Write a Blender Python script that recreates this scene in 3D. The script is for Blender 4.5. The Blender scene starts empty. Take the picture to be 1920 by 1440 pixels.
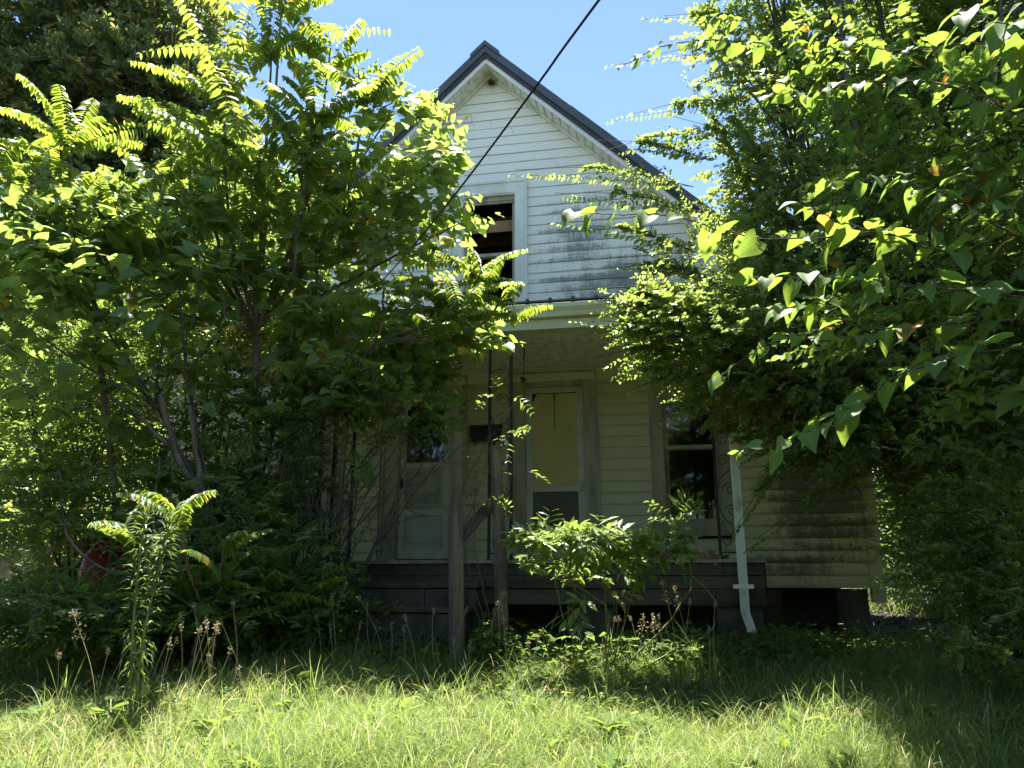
import bpy, math, random
import numpy as np
from mathutils import Vector
R = math.radians
SC = bpy.context.scene
COL = SC.collection
rng = np.random.default_rng(7)
random.seed(7)

# ------------------------------------------------------------------ camera, sky, sun, exposure
EYE = 1.6
PITCH = R(14.0)
cam_d = bpy.data.cameras.new('camera'); cam = bpy.data.objects.new('camera', cam_d); COL.objects.link(cam)
cam.location = (0, 0, EYE); cam.rotation_euler = (math.pi/2 + PITCH, 0, 0)
cam_d.sensor_width = 36; cam_d.lens = 1450/1920*36; cam_d.clip_start = .05; cam_d.clip_end = 2000
SC.camera = cam
SUN_EL, SUN_AZ = R(77), R(-4)     # azimuth measured from +Y (behind the house) towards +X
w = bpy.data.worlds.new('World'); SC.world = w; w.use_nodes = True
wn = w.node_tree.nodes; wl = w.node_tree.links
sky = wn.new('ShaderNodeTexSky'); sky.sky_type = 'NISHITA'; sky.sun_disc = False
sky.sun_elevation = SUN_EL; sky.sun_rotation = SUN_AZ
sky.air_density = 0.7; sky.dust_density = 0.0; sky.ozone_density = 1.0
bg = wn['Background']; bg.inputs['Strength'].default_value = 0.078
wl.new(sky.outputs[0], bg.inputs['Color'])
sd = bpy.data.lights.new('sun', 'SUN'); sd.energy = 5.0; sd.angle = R(0.53); sd.color = (1.0, .95, .86)
sun = bpy.data.objects.new('sun', sd); COL.objects.link(sun)
sdir = Vector((math.cos(SUN_EL)*math.sin(SUN_AZ), math.cos(SUN_EL)*math.cos(SUN_AZ), math.sin(SUN_EL)))
sun.rotation_euler = sdir.to_track_quat('Z', 'Y').to_euler(); sun.location = sdir*30
SC.view_settings.view_transform = 'Standard'; SC.view_settings.look = 'None'
SC.view_settings.exposure = 2.3; SC.view_settings.gamma = 1; SC.view_settings.use_curve_mapping = False
SC.render.engine = 'CYCLES'
SC.cycles.max_bounces = 9; SC.cycles.diffuse_bounces = 5; SC.cycles.transmission_bounces = 6
SC.cycles.glossy_bounces = 3; SC.cycles.transparent_max_bounces = 8
SC.cycles.use_denoising = True
SC.cycles.sample_clamp_indirect = 8

# ------------------------------------------------------------------ measuring helpers
F = 1450.0
def ray(px, py):
    cx = (px-960)/F; cy = (720-py)/F
    return np.array([cx, math.cos(PITCH)-cy*math.sin(PITCH), math.sin(PITCH)+cy*math.cos(PITCH)])
def at(px, py, d):
    r = ray(px, py); return r*(d/r[1]) + np.array([0, 0, EYE])
TH = R(10.3); D0 = 9.242
U = np.array([math.cos(TH), -math.sin(TH), 0]); NN = np.array([math.sin(TH), math.cos(TH), 0])
def hw(x, y, z):                       # house-local (x along the front, y into the house, world z) -> world
    return U*x + NN*(D0+y) + np.array([0, 0, z])
def gz(x, y):                          # ground height
    h = np.interp(y, [-60, -2, 0, 3.9, 6.7, 8.5, 60], [0, 0, .08, .70, .93, 1.0, 1.3])
    return h + .05*np.sin(x*1.3+y*.7) + .03*np.sin(x*3.1-y*2.3)

# ------------------------------------------------------------------ mesh containers
class Geo:
    def __init__(s): s.V=[]; s.L=[]; s.T=[]; s.Rn=[]; s.M=[]; s.C=[]; s.nv=0
    def add(s, V, loops, tot, rnd=0.5, mat=0, lc=None):
        V=np.asarray(V,float).reshape(-1,3); loops=np.asarray(loops,int).ravel(); tot=np.asarray(tot,int)
        s.V.append(V); s.L.append(loops+s.nv); s.T.append(tot)
        s.Rn.append(np.broadcast_to(np.asarray(rnd,float),(len(tot),)).copy())
        s.M.append(np.full(len(tot),mat)); s.C.append(np.zeros((len(V),3)) if lc is None else lc)
        s.nv += len(V)
    def mesh(s, name, mats, smooth=False):
        V=np.concatenate(s.V); L=np.concatenate(s.L); T=np.concatenate(s.T)
        me=bpy.data.meshes.new(name)
        me.vertices.add(len(V)); me.vertices.foreach_set('co', V.astype(np.float32).ravel())
        me.loops.add(len(L)); me.loops.foreach_set('vertex_index', L.astype(np.int32))
        me.polygons.add(len(T)); st=np.concatenate([[0],np.cumsum(T)[:-1]])
        me.polygons.foreach_set('loop_start', st.astype(np.int32)); 
        me.polygons.foreach_set('material_index', np.concatenate(s.M).astype(np.int32))
        me.polygons.foreach_set('use_smooth', np.full(len(T), smooth))
        a=me.attributes.new('rnd','FLOAT','FACE'); a.data.foreach_set('value', np.concatenate(s.Rn).astype(np.float32))
        b=me.attributes.new('lc','FLOAT_VECTOR','POINT'); b.data.foreach_set('vector', np.concatenate(s.C).astype(np.float32).ravel())
        for m in mats: me.materials.append(m)
        me.update(calc_edges=True); me.validate()
        return me
    def obj(s, name, mats, parent=None, smooth=False, loc=None):
        if loc is not None: s.V=[v-np.asarray(loc) for v in s.V]
        o=bpy.data.objects.new(name, s.mesh(name, mats, smooth)); COL.objects.link(o)
        if parent: o.parent=parent
        elif loc is not None: o.location=loc
        return o

def nrm(a): return a/np.maximum(np.linalg.norm(a,axis=-1,keepdims=True),1e-9)
def instance(g, tmpl, P, X, N, S, W=1.0, rnd=None, mat=0, extra=None):
    V,Fc=tmpl; V=np.asarray(V,float); n=len(P)
    if n==0: return
    X=nrm(X); Y=nrm(np.cross(N,X)); Z=np.cross(X,Y)
    S=np.broadcast_to(S,(n,)); W=np.broadcast_to(W,(n,))
    vv=P[:,None,:]+S[:,None,None]*(V[None,:,0:1]*X[:,None,:]+V[None,:,1:2]*W[:,None,None]*Y[:,None,:]+V[None,:,2:3]*Z[:,None,:])
    loops=np.concatenate([np.array(f) for f in Fc]); tot=np.array([len(f) for f in Fc])
    LL=(np.arange(n)[:,None]*len(V)+loops[None,:]).ravel(); TT=np.tile(tot,n)
    if rnd is None: rnd=rng.random(n)
    lc=np.tile(V*np.array([1,1,1]),(n,1))
    g.add(vv.reshape(-1,3), LL, TT, np.repeat(rnd,len(Fc)), mat, lc)
def tubes(g, paths, radii, k=4, mat=1, rnd=.5):
    """paths (M,S,3), radii (M,S)"""
    paths=np.asarray(paths,float); radii=np.asarray(radii,float)
    M_,S_,_=paths.shape
    tan=np.gradient(paths,axis=1); tan=nrm(tan)
    ref=np.where(np.abs(tan[...,2:3])>.9, np.array([1.,0,0]), np.array([0,0,1.]))
    a=nrm(np.cross(tan,ref)); b=np.cross(tan,a)
    an=np.arange(k)/k*2*math.pi
    ring=paths[:,:,None,:]+radii[:,:,None,None]*(a[:,:,None,:]*np.cos(an)[:,None]+b[:,:,None,:]*np.sin(an)[:,None])
    V=ring.reshape(-1,3)
    m=np.arange(M_)[:,None,None]*S_*k; s_=np.arange(S_-1)[None,:,None]*k; j=np.arange(k)[None,None,:]; j2=(j+1)%k
    q=np.stack([m+s_+j, m+s_+j2, m+s_+k+j2, m+s_+k+j],-1).reshape(-1,4)
    g.add(V,q.ravel(),np.full(len(q),4),rnd,mat)
def curve(pts, n):
    pts=np.asarray(pts,float); P=np.vstack([2*pts[0]-pts[1],pts,2*pts[-1]-pts[-2]])
    out=[]
    for u in np.linspace(0,len(pts)-1-1e-6,n):
        i=int(u); t=u-i; p0,p1,p2,p3=P[i:i+4]
        out.append(.5*((2*p1)+(-p0+p2)*t+(2*p0-5*p1+4*p2-p3)*t*t+(-p0+3*p1-3*p2+p3)*t**3))
    return np.array(out)
def tube(g, pts, r0, r1, k=8, mat=1, n=None, wob=0):
    n=n or max(6,len(pts)*4); c=curve(pts,n)
    if wob: c[1:-1]+=rng.normal(0,wob,(n-2,3))
    tubes(g,[c],[np.linspace(r0,r1,n)],k,mat)
    return c
def boxg(g, x0,x1,y0,y1,z0,z1, mat=0, X=None):
    V=np.array([(x,y,z) for x in (x0,x1) for y in (y0,y1) for z in (z0,z1)],float)
    if X is not None: V=X(V)
    Fc=[(0,1,3,2),(4,6,7,5),(0,4,5,1),(2,3,7,6),(0,2,6,4),(1,5,7,3)]
    g.add(V,np.array(Fc).ravel(),np.full(6,4),.5,mat)
def prism(g, poly, y0, y1, mat=0, axis='y'):
    """poly = (x,z) list extruded along y"""
    n=len(poly)
    V=[(p[0],y0,p[1]) for p in poly]+[(p[0],y1,p[1]) for p in poly]
    if axis=='x': V=[(v[1],v[0],v[2]) for v in V]
    L=list(range(n))+list(range(2*n-1,n-1,-1)); T=[n,n]
    for i in range(n):
        j=(i+1)%n; L+=[i,i+n,j+n,j]; T.append(4)
    g.add(V,L,T,.5,mat)

# ------------------------------------------------------------------ object helpers
def empty(name, label, cat, loc=(0,0,0), rz=0, group=None):
    o=bpy.data.objects.new(name,None); COL.objects.link(o); o.location=loc; o.rotation_euler=(0,0,rz)
    o.empty_display_size=.2; o['label']=label; o['category']=cat
    if group: o['group']=group
    return o
def tag(o,label,cat,group=None):
    o['label']=label; o['category']=cat
    if group: o['group']=group
    return o
def kind(o,k,label=None):
    o['kind']=k
    if label: o['label']=label
    return o

# ------------------------------------------------------------------ materials
def newmat(name):
    m=bpy.data.materials.new(name); m.use_nodes=True; nt=m.node_tree
    return m,nt,nt.nodes,nt.links,nt.nodes['Principled BSDF']
def ramp(nd, stops):
    r=nd.new('ShaderNodeValToRGB'); e=r.color_ramp.elements
    while len(e)<len(stops): e.new(.5)
    for i,(p,c) in enumerate(stops):
        e[i].position=p; e[i].color=(c[0],c[1],c[2],1) if isinstance(c,(tuple,list)) else (c,c,c,1)
    return r
def leafmat(name, dark, light, trans, mixf=.45, rough=.45, odd=None, oddat=.985, spec=.5, veins=False):
    m,nt,nd,lk,p=newmat(name)
    a=nd.new('ShaderNodeAttribute'); a.attribute_name='rnd'
    st=[(0,dark),(oddat-.01,light)]+([(oddat,odd)] if odd else [])
    rp=ramp(nd,st); lk.new(a.outputs['Fac'],rp.inputs[0])
    t=[(0,tuple(c*.75 for c in trans)),(oddat-.01,trans)]+([(oddat,tuple(min(1,c*2.2) for c in odd))] if odd else [])
    rt=ramp(nd,t); lk.new(a.outputs['Fac'],rt.inputs[0])
    colo,tro=rp.outputs[0],rt.outputs[0]
    if veins:
        at_=nd.new('ShaderNodeAttribute'); at_.attribute_name='lc'
        sx=nd.new('ShaderNodeSeparateXYZ'); lk.new(at_.outputs['Vector'],sx.inputs[0])
        ab=nd.new('ShaderNodeMath'); ab.operation='ABSOLUTE'; lk.new(sx.outputs[1],ab.inputs[0])
        # side veins: |frac((x - .8|y|)*7) - .5| < small
        mu=nd.new('ShaderNodeMath'); mu.operation='MULTIPLY_ADD'; lk.new(ab.outputs[0],mu.inputs[0]); mu.inputs[1].default_value=-.9; lk.new(sx.outputs[0],mu.inputs[2])
        m7=nd.new('ShaderNodeMath'); m7.operation='MULTIPLY'; lk.new(mu.outputs[0],m7.inputs[0]); m7.inputs[1].default_value=6.5
        pp=nd.new('ShaderNodeMath'); pp.operation='PINGPONG'; lk.new(m7.outputs[0],pp.inputs[0]); pp.inputs[1].default_value=.5
        l1=nd.new('ShaderNodeMath'); l1.operation='LESS_THAN'; lk.new(pp.outputs[0],l1.inputs[0]); l1.inputs[1].default_value=.07
        l2=nd.new('ShaderNodeMath'); l2.operation='LESS_THAN'; lk.new(ab.outputs[0],l2.inputs[0]); l2.inputs[1].default_value=.018
        mx=nd.new('ShaderNodeMath'); mx.operation='MAXIMUM'; lk.new(l1.outputs[0],mx.inputs[0]); lk.new(l2.outputs[0],mx.inputs[1])
        sc_=nd.new('ShaderNodeMath'); sc_.operation='MULTIPLY'; lk.new(mx.outputs[0],sc_.inputs[0]); sc_.inputs[1].default_value=.45
        for k_,(src,to) in enumerate(((colo,(light[0]*1.8,light[1]*1.5,light[2]*1.8)),(tro,(trans[0]*1.25,trans[1]*1.2,trans[2]*1.6)))):
            mc=nd.new('ShaderNodeMixRGB'); lk.new(sc_.outputs[0],mc.inputs[0]); lk.new(src,mc.inputs[1]); mc.inputs[2].default_value=(*to,1)
            if k_==0: colo=mc.outputs[0]
            else: tro=mc.outputs[0]
    lk.new(colo,p.inputs['Base Color'])
    p.inputs['Roughness'].default_value=rough; p.inputs['Specular IOR Level'].default_value=spec
    tr=nd.new('ShaderNodeBsdfTranslucent'); lk.new(tro,tr.inputs['Color'])
    mx=nd.new('ShaderNodeMixShader'); mx.inputs[0].default_value=mixf
    lk.new(p.outputs[0],mx.inputs[1]); lk.new(tr.outputs[0],mx.inputs[2])
    lk.new(mx.outputs[0],nd['Material Output'].inputs['Surface'])
    return m
def noisemat(name, c1, c2, scale=6, rough=.8, bump=.2, bscale=40, stretch=(1,1,1), spec=.3, metal=0, detail=6, lo=.35, hi=.65):
    m,nt,nd,lk,p=newmat(name)
    tc=nd.new('ShaderNodeTexCoord'); mp=nd.new('ShaderNodeMapping'); mp.inputs['Scale'].default_value=stretch
    lk.new(tc.outputs['Object'],mp.inputs[0])
    n=nd.new('ShaderNodeTexNoise'); n.inputs['Scale'].default_value=scale; n.inputs['Detail'].default_value=detail; lk.new(mp.outputs[0],n.inputs[0])
    rp=ramp(nd,[(lo,c1),(hi,c2)]); lk.new(n.outputs[0],rp.inputs[0]); lk.new(rp.outputs[0],p.inputs['Base Color'])
    p.inputs['Roughness'].default_value=rough; p.inputs['Specular IOR Level'].default_value=spec; p.inputs['Metallic'].default_value=metal
    if bump:
        n2=nd.new('ShaderNodeTexNoise'); n2.inputs['Scale'].default_value=bscale; lk.new(mp.outputs[0],n2.inputs[0])
        b=nd.new('ShaderNodeBump'); b.inputs['Strength'].default_value=bump; b.inputs['Distance'].default_value=.01
        lk.new(n2.outputs[0],b.inputs['Height']); lk.new(b.outputs[0],p.inputs['Normal'])
    return m

def sidingmat(name, base, base2, boxes, mould=(.045,.05,.035), z0=1.48, ch=.135, amt=1.0, grime=1.0, mf=1.0, gain=4.5):
    """painted lap siding; mould grows on the lower part of each board inside soft regions 'boxes' = (cx,cz,rx,rz,strength)"""
    m,nt,nd,lk,p=newmat(name)
    tc=nd.new('ShaderNodeTexCoord'); sx=nd.new('ShaderNodeSeparateXYZ'); lk.new(tc.outputs['Object'],sx.inputs[0])
    def math_(op,a,b=None,c=None):
        q=nd.new('ShaderNodeMath'); q.operation=op
        for i,v in enumerate((a,b,c)):
            if v is None: continue
            if isinstance(v,(int,float)): q.inputs[i].default_value=v
            else: lk.new(v,q.inputs[i])
        return q.outputs[0]
    def noise(sc,st,det=5,rgh=.6):
        mp=nd.new('ShaderNodeMapping'); mp.inputs['Scale'].default_value=st; lk.new(tc.outputs['Object'],mp.inputs[0])
        n=nd.new('ShaderNodeTexNoise'); n.inputs['Scale'].default_value=sc; n.inputs['Detail'].default_value=det; n.inputs['Roughness'].default_value=rgh
        lk.new(mp.outputs[0],n.inputs[0]); return n.outputs[0]
    fr=math_('FRACT',math_('DIVIDE',math_('SUBTRACT',sx.outputs[2],z0-BZ),ch))
    low=math_('SUBTRACT',1.0,fr)                         # 1 at the bottom of each board
    big=noise(1.2,(1,1,1),3); fine=noise(38*mf,(1,1,.6),6,.8); streak=noise(9,(1,1,.25),4,.7); rows=noise(2.3,(.35,1,3.2),3,.6)
    tot=None
    for cx,cz,rx,rz,s in boxes:
        dx=math_('DIVIDE',math_('SUBTRACT',sx.outputs[0],cx),rx); dz=math_('DIVIDE',math_('SUBTRACT',sx.outputs[2],cz-BZ),rz)
        d=math_('SQRT',math_('ADD',math_('POWER',math_('ABSOLUTE',dx),3.0),math_('POWER',math_('ABSOLUTE',dz),3.0)))
        v=math_('MULTIPLY',math_('MAXIMUM',math_('SUBTRACT',1.15,d),0.0),s)
        tot=v if tot is None else math_('MAXIMUM',tot,v)
    k=math_('ADD',math_('MULTIPLY',fine,.9),math_('ADD',math_('MULTIPLY',streak,.55),math_('ADD',math_('MULTIPLY',low,.22),math_('MULTIPLY',rows,.85))))
    if tot is None: k2=math_('SUBTRACT',k,1.75)
    else: k2=math_('SUBTRACT',math_('ADD',k,math_('MULTIPLY',tot,.42)),1.60)
    mask=math_('MULTIPLY',math_('MINIMUM',math_('MAXIMUM',math_('MULTIPLY',k2,gain),0.0),1.0),.88*amt)
    c1=nd.new('ShaderNodeMixRGB'); lk.new(big,c1.inputs[0]); c1.inputs[1].default_value=(*base,1); c1.inputs[2].default_value=(*base2,1)
    # grime line under each lap
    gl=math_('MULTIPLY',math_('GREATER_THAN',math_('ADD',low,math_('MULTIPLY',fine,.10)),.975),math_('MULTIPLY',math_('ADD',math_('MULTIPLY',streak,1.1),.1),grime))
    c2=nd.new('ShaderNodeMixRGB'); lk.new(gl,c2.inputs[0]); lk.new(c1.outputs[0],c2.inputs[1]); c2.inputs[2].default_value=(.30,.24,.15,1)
    c3=nd.new('ShaderNodeMixRGB'); lk.new(mask,c3.inputs[0]); lk.new(c2.outputs[0],c3.inputs[1]); c3.inputs[2].default_value=(*mould,1)
    lk.new(c3.outputs[0],p.inputs['Base Color']); p.inputs['Roughness'].default_value=.55; p.inputs['Specular IOR Level'].default_value=.35
    b=nd.new('ShaderNodeBump'); b.inputs['Strength'].default_value=.25; b.inputs['Distance'].default_value=.01
    nb=noise(5,(.6,1,3),3); lk.new(nb,b.inputs['Height']); lk.new(b.outputs[0],p.inputs['Normal'])
    return m

BZ=1.0     # z of the house's base point
M={}
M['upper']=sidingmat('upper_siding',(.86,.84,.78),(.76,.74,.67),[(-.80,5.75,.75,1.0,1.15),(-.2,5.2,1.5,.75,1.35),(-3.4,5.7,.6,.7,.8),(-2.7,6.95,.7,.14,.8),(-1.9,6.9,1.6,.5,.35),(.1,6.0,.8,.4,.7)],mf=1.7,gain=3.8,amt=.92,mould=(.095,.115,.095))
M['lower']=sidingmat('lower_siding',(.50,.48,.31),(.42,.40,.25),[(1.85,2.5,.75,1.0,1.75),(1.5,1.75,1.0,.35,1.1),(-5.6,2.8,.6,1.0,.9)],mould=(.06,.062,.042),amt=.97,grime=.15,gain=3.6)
M['side']=noisemat('side_siding',(.6,.58,.45),(.7,.68,.55),3)
M['trim']=noisemat('painted_trim',(.62,.62,.55),(.76,.76,.70),5,.55,.1,30,(1,1,.3))
M['rakewhite']=noisemat('white_fascia',(.72,.73,.74),(.82,.83,.84),3,.4,0)
M['soffit']=noisemat('cream_soffit',(.50,.48,.38),(.74,.73,.64),9,.5,.05,lo=.3,hi=.55)
M['gutter']=noisemat('cream_gutter',(.46,.46,.30),(.58,.58,.42),2.5,.4,0,stretch=(.6,2,2))
M['downspout']=noisemat('pale_downspout',(.40,.37,.27),(.68,.70,.63),9,.5,.15,14,stretch=(1,1,.5),lo=.28,hi=.42)
M['roof']=noisemat('dark_metal_roof',(.055,.06,.068),(.075,.08,.09),2,.45,0,metal=.0,spec=.5)
M['roofdark']=noisemat('dark_metal_trim_groove',(.04,.043,.05),(.05,.055,.062),2,.5,0)
M['oldwood']=noisemat('weathered_wood',(.10,.08,.055),(.24,.20,.145),7,.85,.5,30,(1,1,.12))
M['darkwood']=noisemat('dark_old_wood',(.045,.038,.028),(.10,.085,.06),6,.9,.5,30,(.15,1,1))
M['oldtrim']=noisemat('peeling_trim',(.22,.205,.15),(.38,.36,.27),7,.8,.4,25,(1,1,.18))
M['doorpaint']=noisemat('faded_door',(.36,.36,.30),(.47,.47,.40),4,.5,.1)
M['doorlow']=noisemat('grey_door_panel',(.30,.31,.28),(.40,.41,.37),3,.5,.1)
M['shade']=noisemat('yellowed_shade',(.40,.34,.13),(.50,.43,.19),2.5,.7,.15,8)
M['screen']=noisemat('dusty_screen',(.07,.07,.05),(.12,.12,.09),3,.7,.05)
M['iron']=noisemat('black_iron',(.008,.009,.012),(.02,.02,.024),8,.5,.1)
M['porchfloor']=noisemat('porch_boards',(.20,.18,.14),(.32,.30,.24),5,.85,.3,20,(1,.2,1))
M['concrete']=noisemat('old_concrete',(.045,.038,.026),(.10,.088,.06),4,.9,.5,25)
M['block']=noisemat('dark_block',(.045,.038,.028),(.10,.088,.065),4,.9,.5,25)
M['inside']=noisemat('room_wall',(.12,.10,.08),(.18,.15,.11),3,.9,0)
M['rafter']=noisemat('rafter_wood',(.22,.13,.06),(.32,.20,.10),3,.8,.2)
M['redboard']=noisemat('red_board',(.14,.06,.045),(.24,.11,.085),5,.8,.4)
M['bark']=noisemat('brown_bark',(.07,.052,.038),(.20,.155,.115),8,.9,.8,26,(1,1,.22))
M['bark2']=noisemat('grey_bark',(.045,.037,.027),(.11,.09,.065),9,.9,.6,30,(1,1,.25))
M['greenstem']=noisemat('green_stem',(.12,.16,.04),(.20,.24,.07),8,.6,0)
M['cable']=noisemat('black_cable',(.012,.012,.013),(.025,.025,.027),8,.5,0)
M['red']=noisemat('red_plastic',(.22,.012,.022),(.40,.03,.05),7,.5,.2)
M['stone']=noisemat('mossy_stone',(.22,.18,.15),(.50,.42,.37),6,.9,.7,18)
M['straw']=noisemat('straw',(.35,.28,.13),(.55,.47,.26),8,.8,0)
M['nest']=noisemat('grey_nest',(.06,.045,.035),(.14,.11,.08),30,.9,.6,60)
m,nt,nd,lk,p=newmat('window_glass'); p.inputs['Base Color'].default_value=(.9,.95,.93,1); p.inputs['Roughness'].default_value=.04
p.inputs['Transmission Weight'].default_value=1; p.inputs['IOR'].default_value=1.45; M['glass']=m

M['mulb']=leafmat('broad_leaf',(.075,.13,.035),(.135,.205,.06),(.42,.56,.10),.50,.42,(.42,.26,.02),.988,veins=True)
M['heart']=leafmat('glossy_heart_leaf',(.05,.11,.02),(.09,.165,.035),(.33,.48,.06),.46,.55,(.30,.16,.02),.985,spec=.4,veins=True)
M['ail']=leafmat('pinnate_leaf',(.045,.095,.012),(.085,.15,.02),(.42,.54,.06),.50,.40,(.40,.30,.02),.995)
M['privet']=leafmat('small_glossy_leaf',(.07,.115,.032),(.13,.19,.055),(.42,.55,.10),.47,.30,(.35,.30,.03),.99,spec=.8)
M['magn']=leafmat('leathery_leaf',(.04,.07,.028),(.10,.14,.05),(.38,.44,.09),.36,.26,(.46,.33,.07),.87,spec=.7)  # a random share of the leaves is golden on both faces
M['back']=leafmat('distant_leaf',(.07,.13,.03),(.14,.22,.05),(.42,.56,.08),.47,.45)
M['dark']=leafmat('undergrowth_leaf',(.05,.095,.025),(.09,.16,.04),(.32,.46,.07),.44,.4,(.35,.28,.03),.99)
M['weed']=leafmat('pale_weed_leaf',(.10,.16,.05),(.17,.24,.08),(.36,.48,.08),.35,.34,spec=.7)
M['horse']=leafmat('narrow_weed_leaf',(.09,.14,.05),(.15,.20,.08),(.32,.42,.07),.3,.5)
M['grass']=leafmat('grass_blade',(.085,.145,.035),(.18,.24,.065),(.40,.53,.105),.42,.5,(.48,.40,.20),.86,spec=.35)
M['cover']=leafmat('creeping_leaf',(.06,.11,.03),(.11,.17,.045),(.32,.44,.07),.4,.75,spec=.15)
M['litter']=leafmat('leaf_litter',(.035,.026,.017),(.09,.066,.042),(.1,.07,.04),.1,.6)
def groundmat():
    m,nt,nd,lk,p=newmat('soil_and_thatch')
    tc=nd.new('ShaderNodeTexCoord')
    n=nd.new('ShaderNodeTexNoise'); n.inputs['Scale'].default_value=1.6; n.inputs['Detail'].default_value=8; lk.new(tc.outputs['Object'],n.inputs[0])
    n2=nd.new('ShaderNodeTexNoise'); n2.inputs['Scale'].default_value=30; n2.inputs['Detail'].default_value=5; lk.new(tc.outputs['Object'],n2.inputs[0])
    r1=ramp(nd,[(.35,(.035,.035,.018)),(.65,(.06,.075,.022))]); lk.new(n.outputs[0],r1.inputs[0])
    r2=ramp(nd,[(.4,(.02,.016,.01)),(.7,(.11,.095,.05))]); lk.new(n2.outputs[0],r2.inputs[0])
    mx=nd.new('ShaderNodeMixRGB'); mx.inputs[0].default_value=.45; lk.new(r1.outputs[0],mx.inputs[1]); lk.new(r2.outputs[0],mx.inputs[2])
    lk.new(mx.outputs[0],p.inputs['Base Color']); p.inputs['Roughness'].default_value=.95
    b=nd.new('ShaderNodeBump'); b.inputs['Strength'].default_value=.8; b.inputs['Distance'].default_value=.03
    lk.new(n2.outputs[0],b.inputs['Height']); lk.new(b.outputs[0],p.inputs['Normal']); return m
M['ground']=groundmat()

# ------------------------------------------------------------------ ground
def build_ground():
    xs=np.concatenate([np.linspace(-300,-14,14),np.linspace(-13,13,105),np.linspace(14,300,14)])
    ys=np.concatenate([np.linspace(-200,-4,10),np.linspace(-3,14,70),np.linspace(15,400,20)])
    X,Y=np.meshgrid(xs,ys); Z=gz(X,Y)
    V=np.stack([X,Y,Z],-1).reshape(-1,3); nx=len(xs); ny=len(ys)
    i=np.arange(ny-1)[:,None]*nx+np.arange(nx-1)[None,:]
    q=np.stack([i,i+1,i+nx+1,i+nx],-1).reshape(-1,4)
    g=Geo(); g.add(V,q.ravel(),np.full(len(q),4))
    kind(g.obj('ground',[M['ground']],smooth=True),'structure')
build_ground()

# ------------------------------------------------------------------ house
XC=-1.98; SL=.96; ZP=8.35          # gable axis, roof pitch, lower edge of the rake at the peak
XR=2.39; XL=2*XC-XR; CH=.135; SZ=1.48; PZ=1.80
house=empty('house','abandoned white clapboard house with dark metal gable roof and shaded front porch','house',tuple(hw(0,0,BZ)),-TH)
def hobj(name,g,mats,parent=None,smooth=False):
    g.V=[v-np.array([0,0,BZ]) for v in g.V] if parent is None or parent is house else [v-np.array([0,0,BZ]) for v in g.V]
    return g.obj(name,mats if isinstance(mats,list) else [mats],parent or house,smooth)
OPEN=[(-2.34,-1.62,4.95,6.56),                       # upstairs window
      (-3.12,-2.44,PZ,3.90),(-1.52,-.78,PZ,3.90),    # two doors
      (.13,.78,2.20,3.68),(-4.74,-4.09,2.20,3.68)]   # two ground-floor windows
CAS={'up':(-2.50,-1.48,4.88,6.72),'d1':(-3.32,-2.25,PZ-.02,4.06),'d2':(-1.70,-.63,PZ-.02,4.06),'wr':(.0,.88,2.05,3.80),'wl':(-4.86,-3.98,2.05,3.80)}
def siding(z_from,z_to,name,mat,dutch):
    g=Geo(); k=0
    z=SZ+CH*math.ceil((z_from-SZ)/CH-1e-6)
    while z<z_to-.01:
        z1=min(z+CH,z_to)
        def lim(zz):
            h=(ZP+.04-zz)/SL
            return (max(XL,XC-h),min(XR,XC+h))
        a0,b0=lim(z); a1,b1=lim(z1)
        if b0-a0<.02: break
        segs=[(a0,b0,a1,b1)]
        zm=(z+z1)/2
        for (ox0,ox1,oz0,oz1) in CAS.values():
            if oz0-CH*.5<zm<oz1+.0:
                new=[]
                for s in segs:
                    if ox1<=s[0] or ox0>=s[1]: new.append(s); continue
                    if ox0>s[0]: new.append((s[0],ox0+.02,s[2],ox0+.02))
                    if ox1<s[1]: new.append((ox1-.02,s[1],ox1-.02,s[3]))
                segs=new
        for (x0,x1,x2,x3) in segs:
            # slight wave of old boards
            n=max(1,int((x1-x0)/.6)); 
            for i in range(n):
                t0,t1=i/n,(i+1)/n
                xa,xb=x0+(x1-x0)*t0,x0+(x1-x0)*t1; xc,xd=x2+(x3-x2)*t0,x2+(x3-x2)*t1
                if i<n-1 and random.random()<.16: xb-=.004; xd-=.004
                wv=lambda x:.0025*math.sin(x*2.1+z*9)+.0015*math.sin(x*5.3+z*4)
                yo=-.020; yi=-.004
                prof=((0,-.012),(.10,-.0185),(.35,-.0195),(.7,-.014),(1,-.003)) if dutch else ((0,-.014),(1,-.004))
                V=[];Lp=[];Tp=[]
                for t_,y_ in prof: V+=[(xa+(xc-xa)*t_,y_+wv(xa),z+(z1-z)*t_),(xb+(xd-xb)*t_,y_+wv(xb),z+(z1-z)*t_)]
                m_=len(prof)
                for q_ in range(m_-1): Lp+=[2*q_,2*q_+1,2*q_+3,2*q_+2]; Tp.append(4)
                V+=[(xa,.06,z),(xb,.06,z),(xd,.06,z1),(xc,.06,z1)]; b_=2*m_
                Lp+=[b_,b_+3,b_+2,b_+1,0,b_,b_+1,1]; Tp+=[4,4]
                if i==0: Lp+=[2*q_ for q_ in range(m_)]+[b_+3,b_]; Tp.append(m_+2)
                if i==n-1: Lp+=[b_+1,b_+2]+[2*q_+1 for q_ in range(m_)][::-1]; Tp.append(m_+2)
                g.add(V,Lp,Tp)
        z=z1
    return hobj(name,g,mat)
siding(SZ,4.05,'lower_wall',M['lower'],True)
siding(SZ+CH*20,ZP+.1,'gable_wall',M['upper'],False)
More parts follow.
